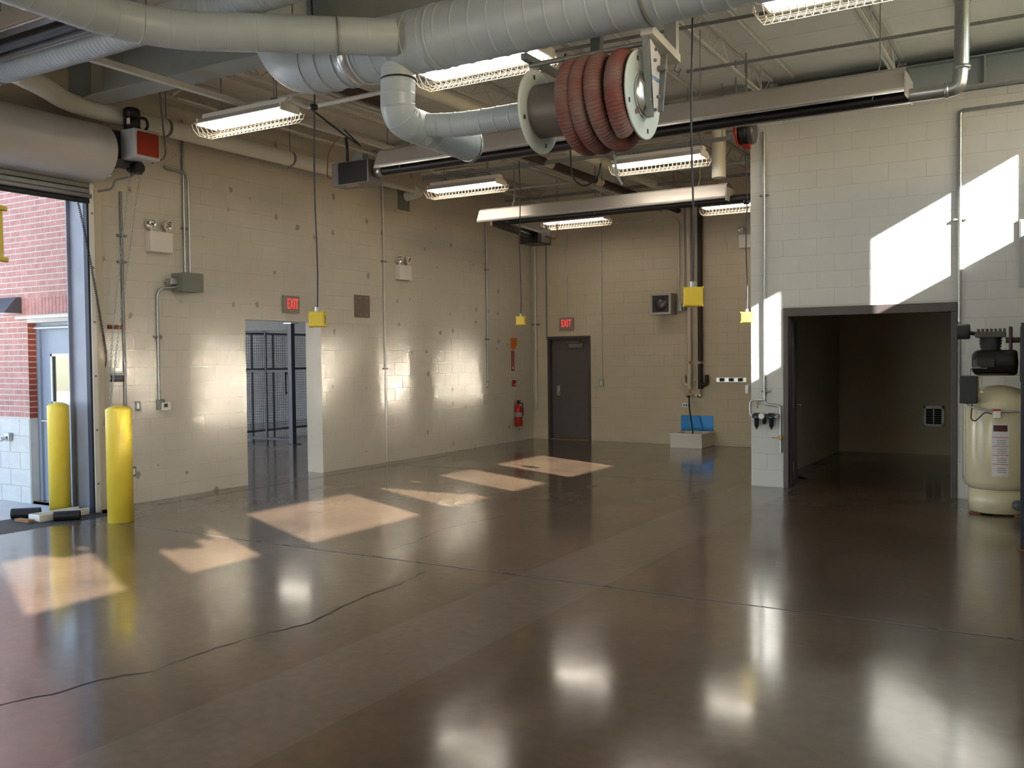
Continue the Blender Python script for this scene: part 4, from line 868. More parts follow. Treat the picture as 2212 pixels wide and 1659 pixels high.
# main duct along x, elbow up at its doorway end
MY, MZ, MR = 3.03, 4.11, 0.235
md = thing('main_duct', 'large pale spiral duct crossing the ceiling and turning up', 'duct', (7, MY, MZ-MR))
build(duct([(4.28, MY, MZ), (XR, MY, MZ)], MR, 0.155), 'duct_run', DUCTW, md)
el = arc((3.95, MY, MZ+0.42), (0, 0, -1), (-1, 0, 0), 0.42, 0, PI/2, 14)
build(MB().tube([(4.30, MY, MZ)]+el+[(3.53, MY, ZD-0.01)], MR-0.002, 36), 'elbow', DUCTW, md)
for xx in (3.95, 4.12): build(band(MB(), (xx, MY, MZ), (1, 0, 0), MR, 0.012), 'seam_ring', DUCTW, md)
for xx, wd in ((4.29, 0.02), (4.47, 0.02), (5.2, 0.02)): build(band(MB(), (xx, MY, MZ), (1, 0, 0), MR, wd), 'coupling', GALV if wd > 0.03 else DUCTW, md)
tg = build(MB().lathe((4.31, MY, MZ), (1, 0, 0), [(0, MR+0.001), (0, MR+0.004), (0.15, MR+0.004), (0.15, MR+0.001)], 36), 'bright_collar', mat('duct_bright', (206, 210, 212), 0.25, 0.5), md)
for xx in (6.9, 8.6): build(MB().lathe((xx, MY, MZ), (1, 0, 0), [(0, MR), (0, MR+0.01), (0.025, MR+0.01), (0.025, MR)], 36).cyl((xx+0.012, MY-MR-0.005, MZ), (xx+0.012, MY-MR-0.005, ZD), 0.006, 6).cyl((xx+0.012, MY+MR+0.005, MZ), (xx+0.012, MY+MR+0.005, ZD), 0.006, 6), 'hanger_strap', GALVD, md)
# lateral duct joining the main one
FZ, FR = 4.03, 0.135
fp = [(3.64, -5.8, FZ), (3.64, 1.15, FZ)] + arc((4.54, 1.15, FZ), (-1, 0, 0), (0, 1, 0), 0.9, 0.0, math.radians(45), 24)[1:]
d_ = Vector((math.sin(math.radians(45)), math.cos(math.radians(45)), 0.04)).normalized(); e_ = Vector(fp[-1])+d_*1.46
ld = thing('lateral_duct', 'smooth pale duct sweeping in from overhead to join the big duct', 'duct', (3.9, 0.5, FZ-FR))
build(duct(fp+[tuple(e_)], FR, 0.2, 0.0018), 'duct_run', DUCTW, ld)
cpl = Vector(fp[-1])+d_*1.02; build(band(MB(), cpl, d_, FR, 0.012), 'coupling', GALVD, ld)
build(MB().tube([(3.64, 0.5, FZ+FR), (3.64, 0.5, ZD)], 0.006, 6).tube([(4.4, 2.28, FZ+FR), (4.4, 2.28, ZD)], 0.006, 6), 'hanger_rods', GALVD, ld)
# ribbed duct over the roller door end
RZ, RY, RR = 4.32, 2.09, 0.128
rdn = thing('ribbed_duct', 'tightly ribbed pale duct crossing behind the lateral duct near the roller hood', 'duct', (2.0, RY, RZ-RR))
build(duct([(0.02, RY, RZ), (5.2, RY, RZ)], RR, 0.05, 0.003, 28), 'duct_run', DUCTW, rdn)
for xx in (1.0, 3.0): build(MB().lathe((xx, RY, RZ), (1, 0, 0), [(0, RR), (0, RR+0.008), (0.025, RR+0.008), (0.025, RR)], 28).cyl((xx+0.012, RY, RZ+RR), (xx+0.012, RY, ZD), 0.006, 6), 'hanger_strap', GALVD, rdn)
# white insulated pipe branching off and running along the wall
INS = mat('insulation_white', (222, 220, 208), 0.6, var=0.03)
ip = thing('insulated_pipe', 'white insulated pipe bending from the ribbed duct along the long wall', 'pipe', (0.4, 5.5, 4.3))
build(MB().tube(fillet([(1.15, 2.12, 4.28), (0.80, 2.62, 4.33), (0.34, 3.2, 4.36), (0.34, 7.35, 4.36)], 0.4, 10), 0.098, 24), 'insulation', INS, ip)
build(MB().cyl((0.34, 7.35, 4.36), (0.34, 9.25, 4.34), 0.045, 14), 'bare_pipe', STEELW, ip)
build(MB().tube(fillet([(0.34, 9.2, 4.34), (0.34, 9.36, 4.34), (0.05, 9.36, 4.3)], 0.12, 8), 0.075, 16), 'elbow_cover', INS, ip)
build(MB().box(0.0, 0.014, 9.19, 9.50, 4.08, 4.40, 0.003), 'wall_plate', GREYBOX, ip)
for yy in (4.4, 6.4): build(MB().lathe((0.34, yy, 4.36), (0, 1, 0), [(0, 0.099), (0, 0.103), (0.04, 0.103), (0.04, 0.099)], 24).cyl((0.34, yy+0.02, 4.46), (0.34, yy+0.02, ZD), 0.006, 6), 'hanger', GALVD, ip)

# drop duct from main duct, ending in a capped run and a spur to the hose reel
RAX = Vector((0, 3.27, 3.485))            # reel axis y, z
dd = thing('branch_duct', 'pale drop duct below the big duct feeding the hose reel', 'duct', (4.9, 3.2, 3.35))
BXd, BYd = 4.80, 3.0
pth = fillet([(BXd+0.02, BYd, 3.95), (BXd, BYd, 3.53), (BXd+0.06, BYd+0.30, 3.50), (BXd+0.16, BYd+0.82, 3.46)], 0.16, 8)
build(duct(pth, 0.136, 0.09, 0.002, 28), 'drop_elbow', DUCTW, dd)
e0 = Vector(pth[-1]); dl = (Vector(pth[-1])-Vector(pth[-2])).normalized()
build(MB().lathe(e0-dl*0.03, dl, [(0, 0.135), (0, 0.142), (0.035, 0.142), (0.04, 0.13), (0.04, 0)], 28), 'end_cap', GALV, dd)
build(MB().lathe((BXd+0.02, BYd, 3.84), (0, 0, -1), [(0, 0.135), (0, 0.142), (0.012, 0.142), (0.012, 0.135)], 28), 'gasket_ring', RUBBER, dd)
build(duct(fillet([(BXd+0.06, BYd+0.22, 3.52), (BXd+0.42, BYd+0.26, 3.485), (5.95, 3.27, 3.485)], 0.2, 8), 0.094, 0.13, 0.003, 28), 'reel_spur', DUCTW, dd)

# ------------------------------------------------------------------ exhaust hose reel
rl = thing('hose_reel', 'exhaust hose reel with dusty red ribbed hose hung below the big duct', 'hose reel', (6.33, 3.27, 3.1))
FLG = mat('flange_pale', (206, 216, 210), 0.4); DRUM = mat('drum_grey', (122, 116, 112), 0.45, 0.2, var=0.06)
X0, X1, YR, ZR = 5.93, 6.74, 3.27, 3.485
def flange(x, s, nm):
    f = build(MB().lathe((x, YR, ZR), (s, 0, 0), [(0, 0.10), (0, 0.292), (0.004, 0.304), (0.016, 0.306), (0.02, 0.30), (0.012, 0.288), (0.012, 0.10)], 48, closed=True), nm, FLG, rl)
    for a in (20, 110, 200, 290):
        a = math.radians(a); yy, zz = YR+0.25*math.cos(a), ZR+0.25*math.sin(a)
        build(MB().box(x+s*0.0125, x+s*0.014, yy-0.012, yy+0.012, zz-0.016, zz+0.016).box(x-s*0.0015, x-s*0.0005, yy-0.012, yy+0.012, zz-0.016, zz+0.016), 'slot', BLACK, f)
    return f
flange(X0, -1, 'flange'); flange(X1, 1, 'flange')
build(MB().cyl((X0, YR, ZR), (X1, YR, ZR), 0.195, 40), 'drum', DRUM, rl)
build(MB().lathe((X1+0.012, YR, ZR), (1, 0, 0), [(0, 0.10), (0, 0.155), (0.02, 0.155), (0.03, 0.14), (0.05, 0.10), (0.05, 0.07), (0.0, 0.07)], 36), 'hub_ring', ALU, rl)
build(MB().cyl((X1, YR, ZR), (X1+0.09, YR, ZR), 0.05, 20), 'axle', GALVD, rl)
hp = []; hr = []; N = 1200; turns = 3.75
for i in range(N):
    u_ = i/(N-1); a = -PI*0.15+2*PI*turns*u_
    hp.append((X0+0.29+0.38*u_+0.075*max(0, min(1, (u_-0.62)/0.2)), YR+0.282*math.cos(a), ZR-0.015+0.282*math.sin(a))); hr.append(0.070 if i % 4 < 2 else 0.0650)
build(MB().tube(hp, 0.065, 14, True, hr), 'ribbed_hose', HOSE, rl)
build(MB().tube([hp[-1], (X1-0.05, YR-0.16, ZR-0.16), (X1-0.04, YR-0.05, ZR-0.1)], 0.062, 12), 'hose_tail', HOSE, rl)
# hanging frame
def side_plate(x, nm):
    p = [(x, YR-0.105, ZR+0.37), (x, YR+0.115, ZR+0.27), (x, YR+0.05, ZR-0.105), (x, YR-0.03, ZR-0.16), (x, YR-0.065, ZR-0.06)]
    return build(MB().prism(p, (0.012, 0, 0)), nm, mat('bracket_white', (196, 192, 190), 0.4), rl)
pl = side_plate(X1+0.095, 'side_bracket')
build(MB().prism([(X1+0.06, YR-0.125, ZR+0.385), (X1+0.107, YR-0.125, ZR+0.385), (X1+0.107, YR-0.05, ZR-0.17), (X1+0.06, YR-0.05, ZR-0.17)], (0, 0.022, 0)), 'channel_edge', GALVD, pl)
build(MB().prism([(X1+0.107, YR+0.105, ZR+0.29), (X1+0.15, YR+0.105, ZR+0.29), (X1+0.14, YR+0.045, ZR-0.12), (X1+0.107, YR+0.04, ZR-0.12)], (0, 0.02, 0)), 'channel_edge', GALVD, pl)
text('lettering', 'erman', 0.062, mat('logo_blue', (30, 120, 180), 0.5), pl, (X1+0.1085, YR-0.005, ZR+0.10), (PI/2, 0, PI/2), 0.0006)
for yy, zz in ((YR-0.02, ZR+0.22), (YR+0.03, ZR-0.02), (YR-0.02, ZR-0.12), (YR+0.0, ZR+0.3)): build(MB().cyl((X1+0.107, yy, zz), (X1+0.125, yy, zz), 0.012, 8), 'bolt', GALVD, pl)
build(MB().cyl((X1+0.11, YR+0.05, ZR+0.18), (X1+0.17, YR+0.05, ZR+0.18), 0.02, 12), 'spring_barrel', GALVD, pl)
build(MB().box(X0-0.06, X0-0.03, YR-0.05, YR+0.05, ZR-0.1, ZR+0.36, 0.004), 'side_bracket', mat('bracket_white', (196, 192, 190), 0.4), rl)
build(MB().cyl((X0-0.05, YR-0.06, ZR+0.335), (X1+0.1, YR-0.06, ZR+0.335), 0.018, 12), 'tie_bar', GALVD, rl)
hf = MB()
hf.prism([(X1+0.06, YR-0.15, ZR+0.42), (X1+0.06, YR-0.15, ZR+0.36), (X1+0.06, YR+0.38, ZR+0.30), (X1+0.06, YR+0.38, ZR+0.36)], (0.09, 0, 0)); hf.box(X1+0.06, X1+0.15, YR+0.29, YR+0.35, ZR+0.36, ZD-0.3)
build(hf, 'hanger_frame', STEELW, rl)
build(MB().box(X0-0.07, X0-0.02, YR-0.16, YR+0.4, ZR+0.355, ZR+0.40).box(X0+0.26, X0+0.34, YR+0.33, YR+0.39, ZR+0.2, ZD-0.02), 'rear_hanger', GALVD, rl)
build(MB().tube([(X0+0.56, YR+0.1, ZR-0.33), (X0+0.56, YR+0.12, ZR-0.5), (X0+0.6, YR+0.14, ZR-0.58)], 0.010, 6), 'pull_cord', GALVD, rl)

# ------------------------------------------------------------------ radiant tube heaters
HOODR = mat('reflector_skin', (176, 170, 164), 0.4, 0.35, var=0.03)
def hood_section(u, v, o, a, L_, w=0.21, h=0.15):
    """reflector channel: o = tube centre at start, a = direction, u = sideways"""
    o, a, u = Vector(o), Vector(a).normalized(), Vector(u).normalized(); z = Vector((0, 0, 1)); o = o+z*0.06
    ou = [(-w, -0.06), (-w, -0.035), (-w*0.62, h*0.9), (-w*0.35, h*1.1), (w*0.35, h*1.1), (w*0.62, h*0.9), (w, -0.035), (w, -0.06)]
    inn = [(p*0.955, q-0.006) for p, q in ou][::-1]
    pts = [o+u*p+z*q for p, q in ou+inn]
    mb = MB(); n_ = len(pts); m_ = len(ou)
    vs_ = pts+[p+a*L_ for p in pts]
    mb.add(vs_, [(i, (i+1) % n_, n_+(i+1) % n_, n_+i) for i in range(n_)])
    return mb
h1 = thing('tube_heater', 'near gas tube heater under a long grey reflector across the room', 'heater', (5.2, 5.65, 3.7))
HZ1, HY1 = 3.83, 5.68
build(hood_section((0, 1, 0), None, (2.55, HY1, HZ1), (1, 0, 0), 5.6), 'reflector_hood', HOODR, h1)
build(MB().cyl((2.35, HY1, HZ1), (8.2, HY1, HZ1), 0.051, 20), 'radiant_tube', TUBEB, h1)
for s in (-1, 1): build(MB().box(2.55, 8.15, HY1+s*0.21-0.008, HY1+s*0.21+0.008, HZ1-0.008, HZ1+0.006), 'bright_lip', ALU, h1)
bb = build(MB().box(1.85, 2.4, HY1-0.13, HY1+0.13, HZ1-0.13, HZ1+0.14, 0.006), 'burner_box', mat('burner_grey', (122, 116, 114), 0.4, 0.3), h1)
build(MB().box(1.95, 2.38, HY1-0.133, HY1-0.13, HZ1-0.12, HZ1+0.13), 'dark_side', BLACK, bb)
build(MB().box(1.846, 1.85, HY1-0.1, HY1+0.02, HZ1-0.09, HZ1+0.05), 'rating_label', WHITE, bb)
build(MB().box(2.0, 2.2, HY1-0.08, HY1+0.0, HZ1-0.133, HZ1-0.13), 'warning_label', mat('label_salmon', (196, 150, 130), 0.5), bb)
build(MB().box(2.1, 2.25, HY1-0.05, HY1+0.06, HZ1+0.14, HZ1+0.24, 0.004), 'blower_inlet', GALVD, h1)
build(MB().lathe((2.42, HY1, HZ1), (1, 0, 0), [(0, 0.053), (0, 0.066), (0.1, 0.066), (0.1, 0.053)], 20), 'tube_clamp', GALV, h1)
for xx in (2.9, 4.6, 6.3, 7.9):
    build(MB().tube([(xx, HY1-0.205, HZ1-0.04), (xx+0.03, HY1, HZ1+0.3), (xx+0.03, HY1, 4.73)], 0.005, 6), 'suspension_wire', GALVD, h1)
build(MB().tube(fillet([(1.98, HY1, HZ1+0.14), (1.98, HY1, 4.15), (2.05, HY1-0.1, 4.25)], 0.05), 0.018, 8), 'gas_pipe', BLACK, h1)
build(MB().tube(fillet([(1.85, HY1-0.05, HZ1), (1.7, HY1-0.05, HZ1-0.02), (1.72, HY1-0.05, 4.15), (1.95, HY1-0.1, 4.28)], 0.15), 0.007, 6), 'flex_lead', mat('lead_brown', (130, 78, 44), 0.5), h1)
build(MB().box(8.15, 8.165, HY1-0.2, HY1+0.2, HZ1-0.03, HZ1+0.16), 'end_plate', HOODR, h1)
fl_ = thing('flue_pipe', 'galvanised flue elbowing up from the near heater through the roof', 'pipe', (8.5, HY1, HZ1))
build(MB().tube(fillet([(8.16, HY1, HZ1), (8.54, HY1, HZ1), (8.56, HY1, HZ1+0.2), (8.57, HY1, ZD-0.005)], 0.07, 5), 0.058, 24), 'pipe_run', GALV, fl_)
for p, d in (((8.45, HY1, HZ1), (1, 0, 0)), ((8.565, HY1, HZ1+0.17), (0, 0, 1)), ((8.567, HY1, HZ1+0.72), (0, 0, 1))): build(band(MB(), p, d, 0.058, 0.03, 24), 'joint_ring', GALV, fl_)

h2 = thing('tube_heater', 'far gas tube heater bent in an L before the far wall', 'heater', (3.5, 8.85, 3.55))
HZ2, HY2 = 3.64, 8.80
build(hood_section((0, 1, 0), None, (1.9, HY2, HZ2), (1, 0, 0), 3.72, 0.19, 0.13), 'reflector_hood', HOODR, h2)
build(hood_section((1, 0.1, 0), None, (2.05, HY2+0.25, HZ2), (-0.12, 1, 0), 1.15, 0.19, 0.13), 'reflector_hood', HOODR, h2)
build(MB().tube(fillet([(1.85, HY2+1.55, HZ2-0.01), (2.05, HY2+0.02, HZ2), (2.3, HY2, HZ2), (5.9, HY2, HZ2)], 0.2, 6), 0.05, 18), 'radiant_tube', TUBEB, h2)
for s in (-1, 1): build(MB().box(2.15, 5.62, HY2+s*0.19-0.008, HY2+s*0.19+0.008, HZ2-0.008, HZ2+0.006), 'bright_lip', ALU, h2)
bb = build(MB().box(1.62, 1.98, HY2+1.5, HY2+1.95, HZ2-0.13, HZ2+0.13, 0.006), 'burner_box', BLACK, h2)
build(MB().box(1.98, 1.985, HY2+1.6, HY2+1.9, HZ2-0.11, HZ2+0.11), 'pale_face', mat('burner_grey', (122, 116, 114), 0.4, 0.3), bb)
build(MB().tube(fillet([(1.98, HY2+1.75, HZ2), (2.2, HY2+1.75, HZ2-0.08), (2.2, HY2+1.75, HZ2+0.2)], 0.1), 0.012, 6), 'gas_lead', BRASS, h2)
for xx in (2.4, 3.8, 5.2): build(MB().tube([(xx, HY2-0.18, HZ2-0.04), (xx+0.03, HY2, HZ2+0.3), (xx+0.03, HY2, 4.73)], 0.005, 6), 'suspension_wire', GALVD, h2)
build(MB().box(5.62, 5.64, HY2-0.18, HY2+0.18, HZ2-0.03, HZ2+0.14), 'end_plate', HOODR, h2)
build(MB().tube([(5.645, HY2+0.12, HZ2+0.03), (5.9, HY2+0.12, HZ2+0.03)], 0.055, 18), 'flue_pipe', GALV, None, 'galvanised flue at the storage corner end of the far heater', 'pipe')

h3 = thing('tube_heater', 'gas tube heater nearest the viewer above the ribbed duct', 'heater', (2.0, 1.2, 4.2))
HZ3, HY3 = 4.27, 1.65
build(hood_section((0, 1, 0), None, (0.62, HY3, HZ3), (1, 0, 0), 2.63), 'reflector_hood', HOODR, h3)
build(MB().cyl((0.62, HY3, HZ3), (3.2, HY3, HZ3), 0.051, 20), 'radiant_tube', TUBEB, h3)
for s in (-1, 1): build(MB().box(0.62, 3.25, HY3+s*0.21-0.008, HY3+s*0.21+0.008, HZ3-0.008, HZ3+0.006), 'bright_lip', ALU, h3)
build(MB().prism([(0.62, HY3+0.205, HZ3+0.01), (0.62, HY3+0.20, HZ3+0.012), (0.62, HY3+0.125, HZ3+0.185), (0.62, HY3+0.13, HZ3+0.187)], (2.63, 0, 0)), 'polished_lining', mat('polished_alu', (226, 228, 232), 0.12, 1.0), h3)
for xx in (0.8, 2.6): build(MB().cyl((xx, HY3, HZ3+0.2), (xx, HY3, ZD), 0.005, 6), 'suspension_wire', GALVD, h3)

# added sheet at an unseen high window, breaking up one floor sun patch
a_, b_ = wy[1]
bz = [(0.0, 0.62), (0.1, 0.62), (0.1, 0.5), (0.22, 0.5), (0.22, 0.42), (0.34, 0.46), (0.4, 0.38), (0.55, 0.38), (0.55, 0.5), (0.62, 0.55), (0.68, 0.46), (0.74, 0.46), (0.74, 0.62), (b_-a_, 0.72)]
bl = [(XR-0.03, a_+u_, ZW0+z_) for u_, z_ in bz]+[(XR-0.03, b_, ZW1+0.05), (XR-0.03, a_, ZW1+0.05)]
build(MB().prism(bl, (0.006, 0, 0)), 'window_blind', mat('blocker_sheet', (150, 146, 138), 0.9), None, 'added stepped sheet breaking up one sun patch, at a high window behind the viewer', 'blind')

# ------------------------------------------------------------------ struts, pipes and conduit near the ceiling
def rail(x0, y0, z0, x1, y1, z1, wd, ht, label, m=GALVD, name='channel_strut', drops=()):
    t = thing(name, label, 'strut', ((x0+x1)/2, (y0+y1)/2, z0))
    if abs(x1-x0) > abs(y1-y0): build(MB().box(x0, x1, y0-wd/2, y0+wd/2, z0, z0+ht).box(x0, x1, y0-wd/2, y0+wd/2, z0+ht, z0+ht+0.004), 'channel', m, t)
    else: build(MB().box(x0-wd/2, x0+wd/2, y0, y1, z0, z0+ht).box(x0-wd/2, x0+wd/2, y0, y1, z0+ht, z0+ht+0.004), 'channel', m, t)
    for p in drops: build(MB().cyl((p[0], p[1], z0+ht), (p[0], p[1], ZD-0.03), 0.006, 6), 'threaded_rod', GALVD, t)
rail(1.2, 8.27, 4.27, 5.85, 8.27, 4.27, 0.042, 0.042, 'grey steel channel carrying the two middle strip lights', drops=((2.3, 8.27), (3.9, 8.27), (5.7, 8.27)))
rail(2.02, 2.2, 4.27, 2.02, 7.6, 4.27, 0.06, 0.05, 'pale steel channel running to the near heater burner', STEELW, drops=((2.02, 2.6), (2.02, 4.5), (2.02, 6.4)))
rail(0.6, 11.6, 4.46, 5.8, 11.6, 4.46, 0.042, 0.042, 'grey steel channel carrying the far strip lights', drops=((2.9, 11.6), (3.8, 11.6)))
def pipe(path, r, label, m=STEELW, name='ceiling_pipe', rad=0.1, extra=()):
    mb = MB().tube(fillet(path, rad), r, 12); t = thing(name, label, 'pipe', base_of(mb.v)); build(mb, 'run', m, t)
    for nm, a, b, rr, mm in extra: build(MB().cyl(a, b, rr, 16), nm, mm, t)
    return t
pipe([(3.2, 3.8, 4.32), (3.2, 13.4, 4.32)], 0.055, 'black pipe with white couplings running under the ceiling to the far wall', PIPEK,
     extra=[('coupling', (3.2, yy, 4.32), (3.2, yy+0.22, 4.32), 0.062, PIPEW) for yy in (5.2, 7.4, 8.3, 9.9, 11.4)])
pipe([(2.98, 3.8, 4.33), (2.98, 13.4, 4.33)], 0.024, 'first white pipe beside the black ceiling pipe')
pipe([(2.88, 3.8, 4.33), (2.88, 13.4, 4.33)], 0.02, 'second thinner white pipe beside the black ceiling pipe')
pipe([(3.46, 3.8, 4.5), (3.46, 13.4, 4.5)], 0.075, 'broad white pipe above the black ceiling pipe', INS)
pipe([(5.9, 6.5, 4.62), (10.2, 6.62, 4.62)], 0.016, 'thin grey pipe crossing the deck panels before the storage wall', GALVD)
pipe([(4.9, 5.3, 4.66), (7.2, 5.4, 4.66)], 0.016, 'thin grey pipe crossing the deck panels behind the big duct', GALVD)
pipe([(0.9, 5.0, 4.66), (6.4, 5.05, 4.66)], 0.018, 'thin white pipe across the joists above the burner box')
pipe([(0.6, 8.0, 4.66), (5.8, 8.0, 4.66)], 0.016, 'thin white pipe across the joists before the storage beam')
pipe([(0.4, 9.3, 4.62), (5.6, 9.3, 4.62)], 0.016, 'thin white pipe across the far bay joists, nearer one')
pipe([(0.4, 11.3, 4.62), (5.6, 11.3, 4.62)], 0.02, 'thin white pipe across the far bay joists, farther one')
pipe([(0.7, 4.3, 4.62), (0.7, 13.3, 4.62)], 0.014, 'thin white conduit along the long wall under the joists')
pipe([(2.95, 3.75, 4.15), (2.98, 3.95, 4.10), (4.6, 3.95, 4.12)], 0.022, 'white pipe crossing behind the drop duct', rad=0.05)
pipe([(5.45, 8.9, 4.9), (5.45, 8.9, 3.95)], 0.09, 'stout white vertical pipe in the corner beside the storage wall', INS)
pipe([(0.55, 4.15, 4.72), (0.95, 4.1, 4.72), (1.35, 3.95, 4.6), (1.3, 3.75, 4.45)], 0.012, 'bent flexible conduit against the deep roof beam', STEELW, rad=0.15)
def cable(path, r, label, m=RUBBER):
    build(MB().tube(fillet(path, 0.15, 6), r, 6), 'cable', m, None, label, 'cable')
cable([(3.0, 3.95, 4.1), (2.92, 4.5, 3.98), (2.75, 5.0, 3.96), (2.5, 5.3, 4.05), (2.1, 5.5, 4.32)], 0.009, 'black cable sagging from the white pipe to the burner')
cable([(4.55, 6.35, ZD), (4.62, 6.35, 3.62), (4.78, 6.35, 3.5), (4.95, 6.35, 3.62), (4.97, 6.35, 3.75)], 0.009, 'black cable loop hanging under the near heater')
cable([(3.55, 2.3, 4.72), (3.75, 2.35, 4.86), (3.85, 2.4, 4.66), (3.85, 2.45, 4.4)], 0.009, 'black wire bent against the deep beam above the lateral duct')
# joist-end gadgets by the storage beam
def gadget(x, y, z, label):
    t = thing('junction_box', label, 'electrical box', (x, y, z))
    build(MB().box(x-0.06, x+0.06, y-0.05, y+0.05, z, z+0.09, 0.006), 'box', STEELW, t); build(MB().cyl((x, y, z), (x, y, z-0.04), 0.025, 12), 'plug', BLACK, t); build(MB().cyl((x, y, z+0.09), (x, y, ZD-0.03), 0.008, 6), 'stem', STEELW, t)
gadget(6.28, 7.9, 4.52, 'small white ceiling box with a black plug near the storage wall')
for i, (x, yy) in enumerate(((6.08, 7.6), (6.14, 7.75), (6.2, 7.62))):
    build(MB().cyl((x, yy, 4.2), (x, yy, ZD), 0.007, 6), 'threaded_rod', GALVD, None, ['thin hanger rod beside the white ceiling box, first of three', 'thin hanger rod beside the white ceiling box, second of three', 'thin hanger rod beside the white ceiling box, third of three'][i], 'rod', 'hanger rods by the storage corner')
build(MB().tube([(6.12, 5.6, 4.75), (6.12, 5.6, 4.42), (6.10, 5.6, 4.37), (6.14, 5.6, 4.34), (6.17, 5.6, 4.37), (6.14, 5.6, 4.30)], 0.006, 6), 'hanger_hook', GALVD, None, 'curled wire hook hanging from a joist right of the reel', 'hook')

# ------------------------------------------------------------------ cord reels and yellow pendant outlets
def cord_reel(c, label):
    c = Vector(c); t = thing('cord_reel', label, 'reel', c-Vector((0, 0, 0.16)), 'red ceiling cord reels')
    build(MB().lathe(c-Vector((0.11, 0, 0)), (1, 0, 0), [(0, 0), (0, 0.13), (0.025, 0.15), (0.04, 0.15), (0.04, 0)], 28), 'side_shell', REDC, t)
    build(MB().lathe(c-Vector((0.07, 0, 0)), (1, 0, 0), [(0, 0), (0, 0.135), (0.11, 0.135), (0.11, 0)], 28), 'drum', BLACK, t)
    build(MB().lathe(c+Vector((0.04, 0, 0)), (1, 0, 0), [(0, 0), (0, 0.14), (0.05, 0.135), (0.07, 0.08), (0.075, 0)], 28), 'motor_cover', mat('reel_dark', (70, 68, 68), 0.4), t)
    build(MB().box(c.x-0.13, c.x-0.118, c.y-0.02, c.y+0.02, c.z-0.02, c.z+0.175).box(c.x-0.13, c.x+0.13, c.y-0.03, c.y+0.03, c.z+0.16, c.z+0.175), 'bracket', REDC, t)
    build(MB().cyl((c.x, c.y, c.z+0.17), (c.x, c.y, ZD), 0.008, 8), 'drop_rod', GALVD, t)
    build(MB().box(c.x-0.04, c.x+0.05, c.y-0.03, c.y+0.03, c.z-0.19, c.z-0.13, 0.01), 'cord_guide', REDC, t)
def pendant(p, top, label, sz=0.125, rot=0.0, stop=None):
    """p: centre of the yellow box"""
    x, y, z = p; h = sz; t = thing('pendant_outlet', label, 'outlet', (x, y, z-h/2), 'yellow pendant outlet boxes')
    b = MB().box(-h/2, h/2, -h*0.42, h*0.42, -h/2, h/2, h*0.08)
    for sx in (-1, 1):
        for sz_ in (-1, 1): b.box(sx*h/2-0.006, sx*h/2+0.006, -h*0.46, h*0.46, sz_*h*0.47-0.007, sz_*h*0.47+0.007, 0.003)
    cr, sr = math.cos(rot), math.sin(rot)
    def spin(mb): mb.v = [(x+a*cr-b_*sr, y+a*sr+b_*cr, z+c) for a, b_, c in mb.v]; return mb
    build(spin(b), 'box', YELLOW, t)
    for sx in (-1, 1): build(spin(MB().box(sx*h*0.505-0.002, sx*h*0.505+0.002, -h*0.2, h*0.2, -h*0.28, h*0.28, 0.001).box(sx*h*0.52-0.002, sx*h*0.52+0.002, -0.008, 0.008, -0.01, 0.02)), 'socket_face', mat('socket_amber', (196, 160, 40), 0.5), t)
    build(MB().cyl((x, y, z+h/2), (x, y, z+h/2+h*0.3), h*0.17, 12), 'strain_relief', GALV, t)
    P = [(x, y, z+h*0.7)]+[(x+0.006*math.sin(i*1.1), y+0.006*math.cos(i*0.9), z+h*0.7+(top-z-h*0.7)*i/10) for i in range(1, 11)]
    build(MB().tube(P, 0.0075, 6), 'cord', mat('cord_grey', (52, 54, 64), 0.5), t)
    if stop: build(MB().lathe((x, y, stop), (0, 0, 1), [(-0.022, 0), (-0.022, 0.03), (-0.012, 0.036), (0.012, 0.036), (0.022, 0.03), (0.022, 0)], 12), 'cord_stop', BLACK, t)
pendant((3.61, 3.352, 2.014), 4.98, 'yellow pendant outlet hanging in front of the doorway and exit sign', 0.135, 0.5, 3.88)
pendant((2.90, 8.15, 2.16), 4.55, 'yellow pendant outlet hanging farthest off, before the far corner', 0.115, 0.2)
pendant((7.03, 3.50, 2.073), 4.98, 'yellow pendant outlet nearest the hose reel, largest in view', 0.136, 0.35)
pendant((6.262, 7.38, 2.075), 3.95, 'yellow pendant outlet hanging at the storage wall corner', 0.115, 0.1, 3.35)
pendant((6.743, -1.423, 2.014), 4.98, 'yellow pendant outlet cut off by the edge of the picture beside the brick', 0.15, 0.5)
cord_reel((6.25, 7.42, 4.13), 'red and black cord reel above the storage corner pendant')
cord_reel((2.90, 8.12, 4.68), 'red and black cord reel half hidden by the hose reel flange')

# ------------------------------------------------------------------ air compressor
cp_ = thing('air_compressor', 'cream vertical tank air compressor beside the storage doorway', 'compressor', (8.72, 7.95, 0.0))
cx, cy, cr_ = 8.72, 7.95, 0.335
build(MB().lathe((cx, cy, 0), (0, 0, 1), [(0.2, 0.0), (0.215, 0.12), (0.24, 0.23), (0.28, 0.305), (0.34, cr_), (1.13, cr_), (1.2, 0.30), (1.27, 0.22), (1.31, 0.1), (1.32, 0)], 56), 'tank', CREAM, cp_)
build(MB().lathe((cx, cy, 0.02), (0, 0, 1), [(0, 0.275), (0.0, 0.285), (0.24, 0.285), (0.24, 0.275)], 48, closed=True), 'base_ring', CREAM, cp_)
for a in (45, 135, 225, 315):
    a = math.radians(a); build(MB().box(cx+0.285*math.cos(a)-0.05, cx+0.285*math.cos(a)+0.05, cy+0.285*math.sin(a)-0.05, cy+0.285*math.sin(a)+0.05, 0.0, 0.02, 0.003), 'foot_pad', RUST, cp_)
